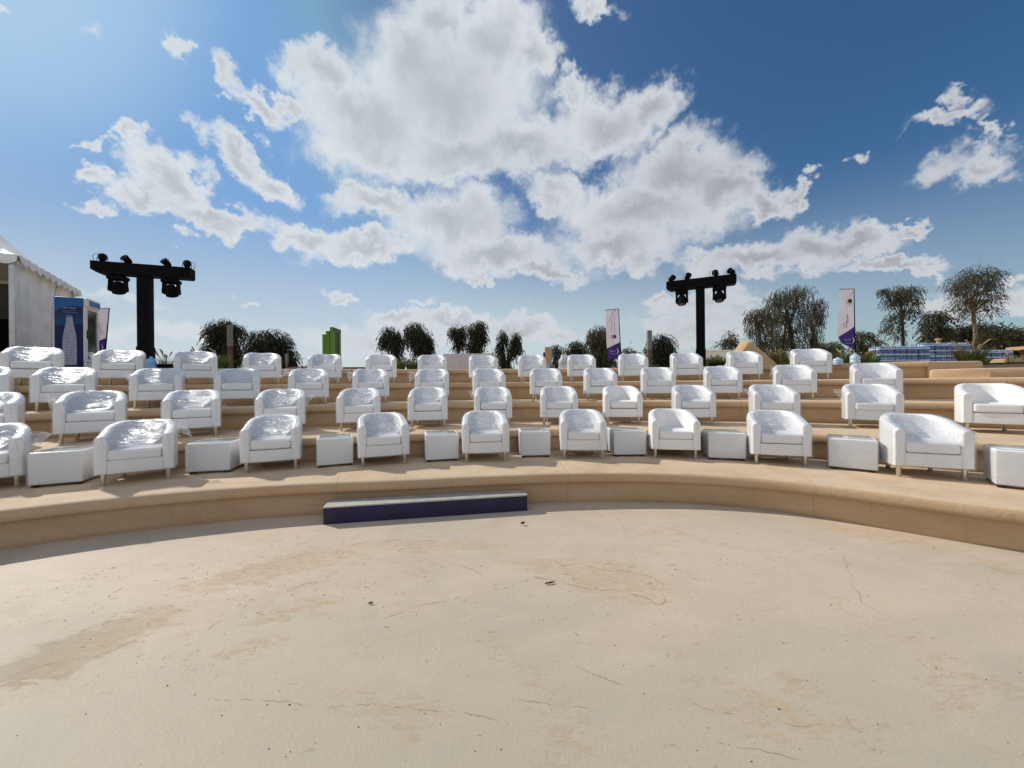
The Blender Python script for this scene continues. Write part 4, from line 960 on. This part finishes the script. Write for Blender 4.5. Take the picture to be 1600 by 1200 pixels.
def tree(name, trunk, blobs, d, lf, lab, dens=1.0, droop=1.0, bark=None, cat='tree', lsz=1.0):
    # trunk: list of (x,y) pixels from the ground up; blobs: (x, y, rx, ry) crown lobes
    dens = dens * 1.05 if dens < .95 else dens
    rnd = random.Random(hash(lab) % 100000 if False else sum(ord(c_) for c_ in lab))
    px = d / F
    tp = at(trunk[0][0], trunk[0][1], d); root = tag(empty(name, (tp.x, tp.y, 1.95)), lab, cat, 'trees standing beyond the seating')
    org = Vector((tp.x, tp.y, 1.95)); mb = MB()
    w0 = trunk[0][2] if len(trunk[0]) > 2 else 5
    pts = [at(q[0], q[1], d) - org for q in trunk]; pts[0].z = -.05
    mb.tube(pts, [w0 * px * .5 * (1 - .45 * i / max(1, len(pts) - 1)) for i in range(len(pts))], 8)
    top = pts[-1]; lv = MB(); BL = []
    for (x, y, rx, ry) in blobs:
        c_ = at(x, y, d) - org; rr = Vector((rx * px, min(rx, ry * 1.4) * px, ry * px)); c_.y += rnd.uniform(-.5, .5) * rr.x * .5; BL.append((c_, rr))
        s0 = pts[max(0, len(pts) - 1 - rnd.randint(0, 1))]
        mid = s0.lerp(c_, .5) + Vector((rnd.uniform(-.1, .1) * rr.x, rnd.uniform(-.2, .2) * rr.x, .15 * rr.z))
        mb.tube([s0, mid, c_ + Vector((0, 0, -.1 * rr.z))], [w0 * px * .22, w0 * px * .15, w0 * px * .08], 6)
        for k in range(int(9 + 5 * dens)):
            v = Vector((rnd.gauss(0, 1), rnd.gauss(0, 1), rnd.gauss(0, .8) + .3)).normalized()
            e = c_ + Vector((v.x * rr.x, v.y * rr.y, v.z * rr.z)) * rnd.uniform(.6, .95); m2_ = mid.lerp(e, .55) + Vector((0, 0, .12 * rr.z)); st_ = mid.lerp(c_, rnd.uniform(.2, 1))
            mb.tube([st_, m2_, e, e + Vector((v.x * .1, v.y * .1, -.22)) * rr.x * droop], [w0 * px * .07, w0 * px * .05, w0 * px * .028, w0 * px * .012], 4)
    tk = mb.build('trunk', bark or barkm, root, True)
    for (c_, rr) in BL:
        area = (rr.x / px) * (rr.z / px); nst = int(min(1300, max(70, area * 1.45)) * dens)
        for k in range(nst):
            v = Vector((rnd.gauss(0, 1), rnd.gauss(0, 1), rnd.gauss(0, 1))).normalized() * (rnd.random() ** .42)
            # lumpy lobe surface with gaps
            nn = noise.noise(Vector((c_.x + v.x * 2.1, c_.z + v.z * 2.1, v.y * 2.1 + d)))
            if nn < -.22 and rnd.random() < .75: continue
            sc_ = 1 + .38 * nn
            p = c_ + Vector((v.x * rr.x * sc_, v.y * rr.y * sc_, v.z * rr.z * sc_))
            out = Vector((v.x, v.y, 0)) * .35; ls = rnd.uniform(.05, .10) * (d / 30) ** .5 * lsz * (1.7 if v.length < .72 and dens > .95 else 1); seg = rnd.randint(3, 6)
            di = (out + Vector((rnd.uniform(-.5, .5), rnd.uniform(-.5, .5), rnd.uniform(.0, .6) - .5 * droop))).normalized()
            for s_ in range(seg):
                a_ = Vector((rnd.gauss(0, 1), rnd.gauss(0, 1), rnd.gauss(0, .6))).normalized() * ls * .55; e = p + di * ls * 1.5 + Vector((rnd.uniform(-.4, .4), rnd.uniform(-.4, .4), rnd.uniform(-.4, .4))) * ls
                if p.z > .15: lv.add([p - a_, p + a_, e + a_ * .5], [(0, 1, 2)])
                p = e; di = (di + Vector((0, 0, -.28 * droop))).normalized()
    lv.build('crown', lf, root)
    return root
GT = 'ghaf_tree'
tree(GT, [(348,577,6),(350,550),(350,530)], [(338,520,20,16),(362,518,17,18),(350,512,22,14),(333,545,16,22),(366,548,14,24),(350,555,22,20)], 36, lf_g, 'round dark ghaf tree behind the wooden post at left', 1.2, 1.2)
tree(GT, [(420,577,7),(420,550),(418,535)], [(410,535,23,20),(432,533,26,20),(401,560,15,16),(446,556,16,20),(420,560,32,18),(454,568,8,10)], 34, lf_g, 'wide dome shaped dark ghaf tree right of the wooden post', 1.3, 1.1)
tree(GT, [(618,577,4),(618,555),(614,535)], [(611,522,16,13),(603,532,11,10),(620,538,11,18),(612,530,17,14),(622,553,7,10)], 42, lf_g, 'small drooping ghaf tree left of the tall pair partner', 1.2, 1.5)
tree(GT, [(652,577,5),(652,550),(648,530)], [(648,515,16,14),(642,530,10,12),(660,540,17,20),(655,525,20,16),(665,550,12,16),(650,562,9,12),(668,535,10,12)], 42, lf_g, 'taller lopsided ghaf tree above the golden grass clump', 1.3, 1.4)
tree(GT, [(716,577,3.5),(716,552),(715,535)], [(714,520,11,12),(708,516,7,7),(720,530,8,14),(713,538,6,8),(722,515,8,8)], 48, lf_g, 'thin ghaf tree rising behind the left end of the pale wall', 1.2, 1.5)
tree(GT, [(745,577,5),(745,550),(744,530)], [(742,515,16,13),(750,508,10,9),(744,530,15,16),(752,525,9,14),(740,543,11,10),(748,548,8,8)], 46, lf_g, 'full dark ghaf tree behind the middle of the pale wall', 1.4, 1.4)
tree(GT, [(786,579,4),(786,555),(785,535)], [(785,522,6,8),(784,536,6,10),(790,530,4,10),(780,545,7,9),(786,562,9,12)], 44, lf_g, 'slim ghaf tree left of the two forking above the chairs', 1.4, 1.6)
tree(GT, [(790,579,4),(798,560),(804,540)], [(807,526,8,8),(806,536,9,12),(799,548,9,12),(812,545,5,10),(792,568,8,8)], 44, lf_g, 'leaning ghaf tree right of the two forking above the chairs', 1.4, 1.6)
tree(GT, [(869,579,3),(869,560),(869,550)], [(869,545,7,9),(869,562,6,14)], 42, lf_g, 'narrow little tree right beside the tan speaker', 1.5, 1.2)
tree(GT, [(881,579,3),(881,565),(881,555)], [(881,553,8,11),(884,562,9,9)], 55, lf_b, 'small hazy grey tree behind the film heap', 1.4, 1)
tree(GT, [(902,579,4),(902,560),(902,550)], [(902,541,12,11),(895,550,12,10),(910,552,9,10)], 44, lf_g, 'rounded dark tree left of the middle banner', 1.6, 1)
tree(GT, [(940,579,7),(940,555),(936,535)], [(936,520,17,13),(926,530,11,14),(945,540,18,20),(932,552,14,18),(950,565,12,14),(938,568,14,12)], 34, lf_o, 'large arching tree directly behind the middle banner', 1.2, 1.6)
tree(GT, [(985,579,3),(985,565),(985,560)], [(984,551,12,9),(984,560,11,8)], 48, lf_o, 'low rounded tree between the middle banner and wooden post', 1.6, .8)
tree(GT, [(1032,579,6),(1032,555),(1032,540)], [(1032,533,18,14),(1022,545,13,14),(1043,545,12,14),(1030,560,16,16),(1042,562,10,14)], 34, lf_g, 'bushy dark tree right of the thin wooden post', 1.2, 1.5)
tree(GT, [(1144,577,3),(1144,560),(1142,540)], [(1141,523,6,7),(1135,536,12,8),(1148,539,14,7),(1141,533,12,8)], 48, lf_b, 'brown twiggy tree above the distant cream wall', 1.0, .8)
tree(GT, [(1190,577,5),(1188,545),(1186,515),(1180,495)], [(1180,490,17,11),(1195,492,17,14),(1172,505,9,16),(1190,512,20,18),(1182,545,14,20),(1200,535,14,20)], 28, lf_b, 'grey drooping tree standing just behind the gable wall', .75, 1.9, lsz=.85)
tree(GT, [(1236,577,7),(1236,545),(1234,510),(1230,485)], [(1232,462,25,17),(1250,456,22,13),(1215,472,18,16),(1242,480,28,18),(1225,505,24,20),(1205,500,14,16),(1240,530,20,24),(1222,545,16,22)], 29, lf_o, 'tallest big spreading tree of the grove left of the right banner', .7, 1.8, lsz=.85)
tree(GT, [(1270,577,5),(1270,545),(1270,520),(1268,500)], [(1275,475,12,10),(1268,490,17,14),(1280,500,8,16),(1262,510,15,18),(1275,530,10,16),(1265,545,9,14)], 28, lf_b, 'slender tree at the right edge of the big grove', .8, 1.9, lsz=.85)
tree(GT, [(1218,577,3.5),(1216,550),(1214,530)], [(1212,525,12,16),(1225,540,12,18),(1208,550,10,16),(1250,548,12,16)], 32, lf_b, 'brown bare looking understorey tree inside the grove', .7, 1.9, lsz=.85)
tree(GT, [(1286,577,3),(1286,565),(1286,552)], [(1286,545,14,10),(1280,556,12,10)], 42, lf_o, 'low dark tree behind the last back row chair', 1.5, .8)
tree(GT, [(1306,577,3),(1306,565),(1306,552)], [(1305,541,11,9),(1306,552,10,10)], 44, lf_o, 'low round tree just left of the right banner', 1.5, .8)
tree(GT, [(1350,577,4),(1350,555),(1349,535)], [(1347,524,13,9),(1357,524,8,5),(1343,538,9,12),(1352,548,7,12)], 38, lf_o, 'umbrella shaped tree touching the right side of the right banner', 1.1, 1.2)
tree(GT, [(1374,577,3),(1374,555),(1374,545)], [(1374,534,10,6),(1372,545,9,8)], 46, lf_b, 'tiny brown tree above the left water stack', 1.2, .8)
tree('acacia_tree', [(1411,577,5),(1411,530),(1410,500),(1408,475)], [(1398,455,20,10),(1420,455,17,9),(1408,465,24,12),(1396,472,15,9),(1382,453,8,4),(1434,470,6,6),(1428,485,10,14),(1396,500,12,16),(1402,522,9,11),(1385,515,6,10)], 30, lf_o, 'flat topped acacia with bare trunk behind the left water stack', .85, 1.3, lsz=.9)
tree('acacia_tree', [(1464,577,5),(1464,545),(1462,520)], [(1460,492,14,9),(1475,495,12,4),(1458,508,17,12),(1470,515,15,12),(1460,528,18,12),(1455,540,12,10)], 32, lf_o, 'shaggy rounded tree left of the tallest acacia', 1.0, 1.0)
tree('acacia_tree', [(1525,560,6),(1524,520),(1521,490),(1518,465)], [(1520,430,26,15),(1502,440,18,14),(1545,432,20,12),(1498,455,15,14),(1522,450,28,14),(1550,452,14,16),(1510,475,22,14),(1540,470,18,12),(1505,492,13,12),(1545,485,12,10)], 29, lf_o, 'tallest broad crowned acacia with pale trunk at far right', .75, 1.0, bark=barkl, lsz=.85)
tree('acacia_tree', [(1506,577,5),(1506,550),(1508,535)], [(1500,520,22,10),(1525,515,20,12),(1505,530,26,12),(1530,530,18,10)], 40, lf_g, 'dark domed tree behind the trunk of the tallest acacia', 1.5, .6)
tree('acacia_tree', [(1578,577,6),(1578,555),(1576,540)], [(1575,522,24,12),(1560,535,22,10),(1590,530,24,14),(1610,545,24,16),(1572,545,30,12),(1552,530,14,6)], 26, lf_o, 'low spreading bush tree at the right edge of view', 1.1, .5)

gr_g = leafmat('green_grass_blades', (.05, .085, .02), (.12, .15, .04)); gr_r = leafmat('rusty_grass_blades', (.16, .07, .03), (.22, .13, .05)); plm = leafmat('straw_plumes', (.38, .29, .18), (.52, .42, .28), .4)
def grass(x, yt, w_, d, lab, nb=180, npl=8, m1=None, rust=0, pl_h=1.25, name='grass_clump'):
    rnd = random.Random(int(x * 7)); p = at(x, yt, d); h = max(.15, p.z - 1.985); r_ = w_ / 2 / F * d
    root = tag(empty(name, (p.x, d, 1.985)), lab, 'grass clump' if name == 'grass_clump' else 'shrub', 'planting along the back rim')
    bl = MB(); rs = MB()
    for k in range(nb):
        a = rnd.uniform(0, 6.28); q = rnd.random() ** .6; bx, by = math.cos(a) * q * r_ * .5, math.sin(a) * q * r_ * .5; hh = h * rnd.uniform(.5, 1.0); ox, oy = math.cos(a) * r_ * rnd.uniform(.2, 1), math.sin(a) * r_ * rnd.uniform(.2, 1)
        wd = .008 * (d / 10) ** .7; sx_, sy_ = -math.sin(a) * wd, math.cos(a) * wd
        if rnd.random() < .5: sx_, sy_ = wd, 0
        tgt = rs if rnd.random() < rust else bl; prev = None; vs = []
        for s_ in range(5):
            t_ = s_ / 4; x_, y_, z_ = bx + (ox) * t_ ** 1.8, by + (oy) * t_ ** 1.8, hh * (t_ * 1.25 - .35 * t_ ** 3) / .9; ww = 1 - t_ * .85
            vs += [(x_ - sx_ * ww, y_ - sy_ * ww, z_), (x_ + sx_ * ww, y_ + sy_ * ww, z_)]
        tgt.add(vs, [(2*i, 2*i+1, 2*i+3, 2*i+2) for i in range(4)])
    bl.build('blades', m1 or gr_g, root)
    if rs.f: rs.build('dry_blades', gr_r, root)
    for k in range(npl):
        a = rnd.uniform(0, 6.28); ox, oy = math.cos(a) * r_ * rnd.uniform(.3, 1.1), math.sin(a) * r_ * .6; hh = h * pl_h * rnd.uniform(.75, 1.1); pts = [(ox * t_ ** 1.5, oy * t_ ** 1.5, hh * (t_ - .1 * t_ ** 4)) for t_ in (0, .35, .7, .86, 1)]
        e = Vector(pts[-1]); e2 = e + Vector((ox * .25, 0, -.02 * h)); sz = .018 * (d / 10)
        mb = MB(); mb.tube(pts[:4] + [tuple(e), tuple(e2)], [.004 * d / 10, .004 * d / 10, .004 * d / 10, sz, sz * .9, .004], 5); mb.build('seed_head', plm, root, True)
grass(258, 556, 36, 9.6, 'tall wispy grass right of the left lighting tower', 90, 8, pl_h=1.5)
grass(312, 550, 40, 9.8, 'wispy grass behind the third back row chair', 70, 7, pl_h=1.25)
grass(344, 553, 34, 9.5, 'bright green clump left of the wooden post', 260, 3, pl_h=1.3)
grass(476, 568, 16, 11, 'tiny rusty clump left of the green sign', 70, 0, rust=.9)
grass(624, 560, 30, 11, 'green clump with golden heads below the small ghaf tree', 200, 12, pl_h=1.1)
grass(642, 562, 24, 11, 'smaller golden green clump beside the back row chair', 150, 10, rust=.1, pl_h=1.05)
grass(1112, 556, 30, 11.5, 'dense green clump beside the right lighting tower', 260, 8, pl_h=1.1)
grass(1132, 556, 32, 11.3, 'dense green clump left of the gable wall', 260, 8, pl_h=1.15)
grass(1150, 560, 26, 11.8, 'green clump half hidden by the gable wall', 200, 4)
grass(1206, 548, 34, 11, 'reedy green clump right of the gable wall', 200, 9, pl_h=1.1)
grass(1228, 546, 36, 10.6, 'tall brown headed clump left of the last back row chair', 200, 10, rust=.2, pl_h=1.1)
grass(1318, 548, 36, 11, 'green clump at the foot of the right banner', 260, 4, pl_h=1.2)
grass(1346, 549, 30, 10.8, 'green clump between the banner and water packs', 240, 4, pl_h=1.15)
grass(1366, 551, 24, 11.2, 'sparse clump touching the left water stack', 140, 3, pl_h=1.2)
grass(1424, 562, 24, 12.5, 'small low clump in front of the left water stack', 60, 0)
grass(1516, 541, 50, 9.5, 'large rusty and green clump with tall plumes before the water packs', 420, 11, rust=.28, pl_h=1.36)
grass(1536, 560, 26, 9.2, 'dark green clump right of the big plumed grass', 160, 0)
grass(1578, 552, 16, 10.5, 'pale stemmed plant beside the sandy block', 16, 3, pl_h=1.1)
o = MB(); a, b_, d_, h = place_box(1571, 1597, 560, 13); o.rbox((a, 13, 1.97), (b_, 13.6, 1.985 + h), .03, 2); tag(o.build('sand_block', sandg, None, True, 40), 'rough sandy block right of the water packs', 'block')
hut = tag(empty('shelter', (at(1680, 560, 17).x, 17, 1.985)), 'low dark shelter with sunlit tan roof at the right edge', 'shelter')
h = at(1600, 538, 17).z - 1.985
mb = MB(); mb.box((-.6, 0, 0), (1.6, 1.4, h - .16)); mb.build('wall', woodm, hut); mb = MB(); mb.rbox((-.9, -.3, h - .158), (1.9, 1.7, h), .02, 1); mb.build('roof', tanb, hut)

# ---------------------------------------------------------------- litter on the stage
def bit(x, y, name, lab, f, mt):
    p = onz(x, y, .004); mb = MB(); f(mb); o = mb.build(name, mt, None, True, 50); o.location = p; return tag(o, lab, 'litter')
ltr = mat('dry_dark_leaf', (.05, .035, .025), .8, var=.3, vscale=60)
bit(579, 944, 'dry_pod', 'small curled black pod lying left on the stage floor', lambda m_: m_.tube([(-.019, 0, .005), (-.006, .008, .008), (.008, .003, .008), (.014, .012, .010)], [.003, .0065, .007, .002], 7), ltr)
bit(860, 912, 'dry_twig', 'short dark twig lying on the sandy floor stain', lambda m_: m_.tube([(-.045, -.006, .006), (0, 0, .010), (.035, .012, .008)], [.005, .008, .004], 6), ltr)
bit(817, 820, 'dry_leaf', 'curled dark leaf near the right end of the navy step', lambda m_: m_.grid(lambda u_, v_: (.05 * (u_ - .5), .035 * (v_ - .5) * math.sin(math.pi * (u_ * .9 + .05)), .006 + .03 * (v_ - .5) ** 2 * 4 * .6 + .012 * u_), 8, 5), ltr)
rnd = random.Random(5); gt = MB()
for k in range(150):
    x, y = rnd.uniform(-40, 1640), 815 + 385 * rnd.random() ** 1.2
    p = onz(x, y, 0)
    if (Vector((p.x, p.y)) - CEN).length > 7.9: continue
    s_ = rnd.uniform(.001, .0035) * (1.5 if rnd.random() < .1 else 1); M_ = T(p.x, p.y, s_ * .5) @ RZ(rnd.uniform(0, 6)) @ Matrix.Diagonal((1.6, 1, .6, 1))
    gt.add([(-s_, 0, 0), (0, -s_, 0), (s_, 0, 0), (0, s_, 0), (0, 0, s_), (0, 0, -s_)], [(0,1,4),(1,2,4),(2,3,4),(3,0,4),(1,0,5),(2,1,5),(3,2,5),(0,3,5)], M_)
tag(gt.build('grit', ltr), 'scattered dark specks of grit and leaf crumbs on the stage floor', kind='stuff')
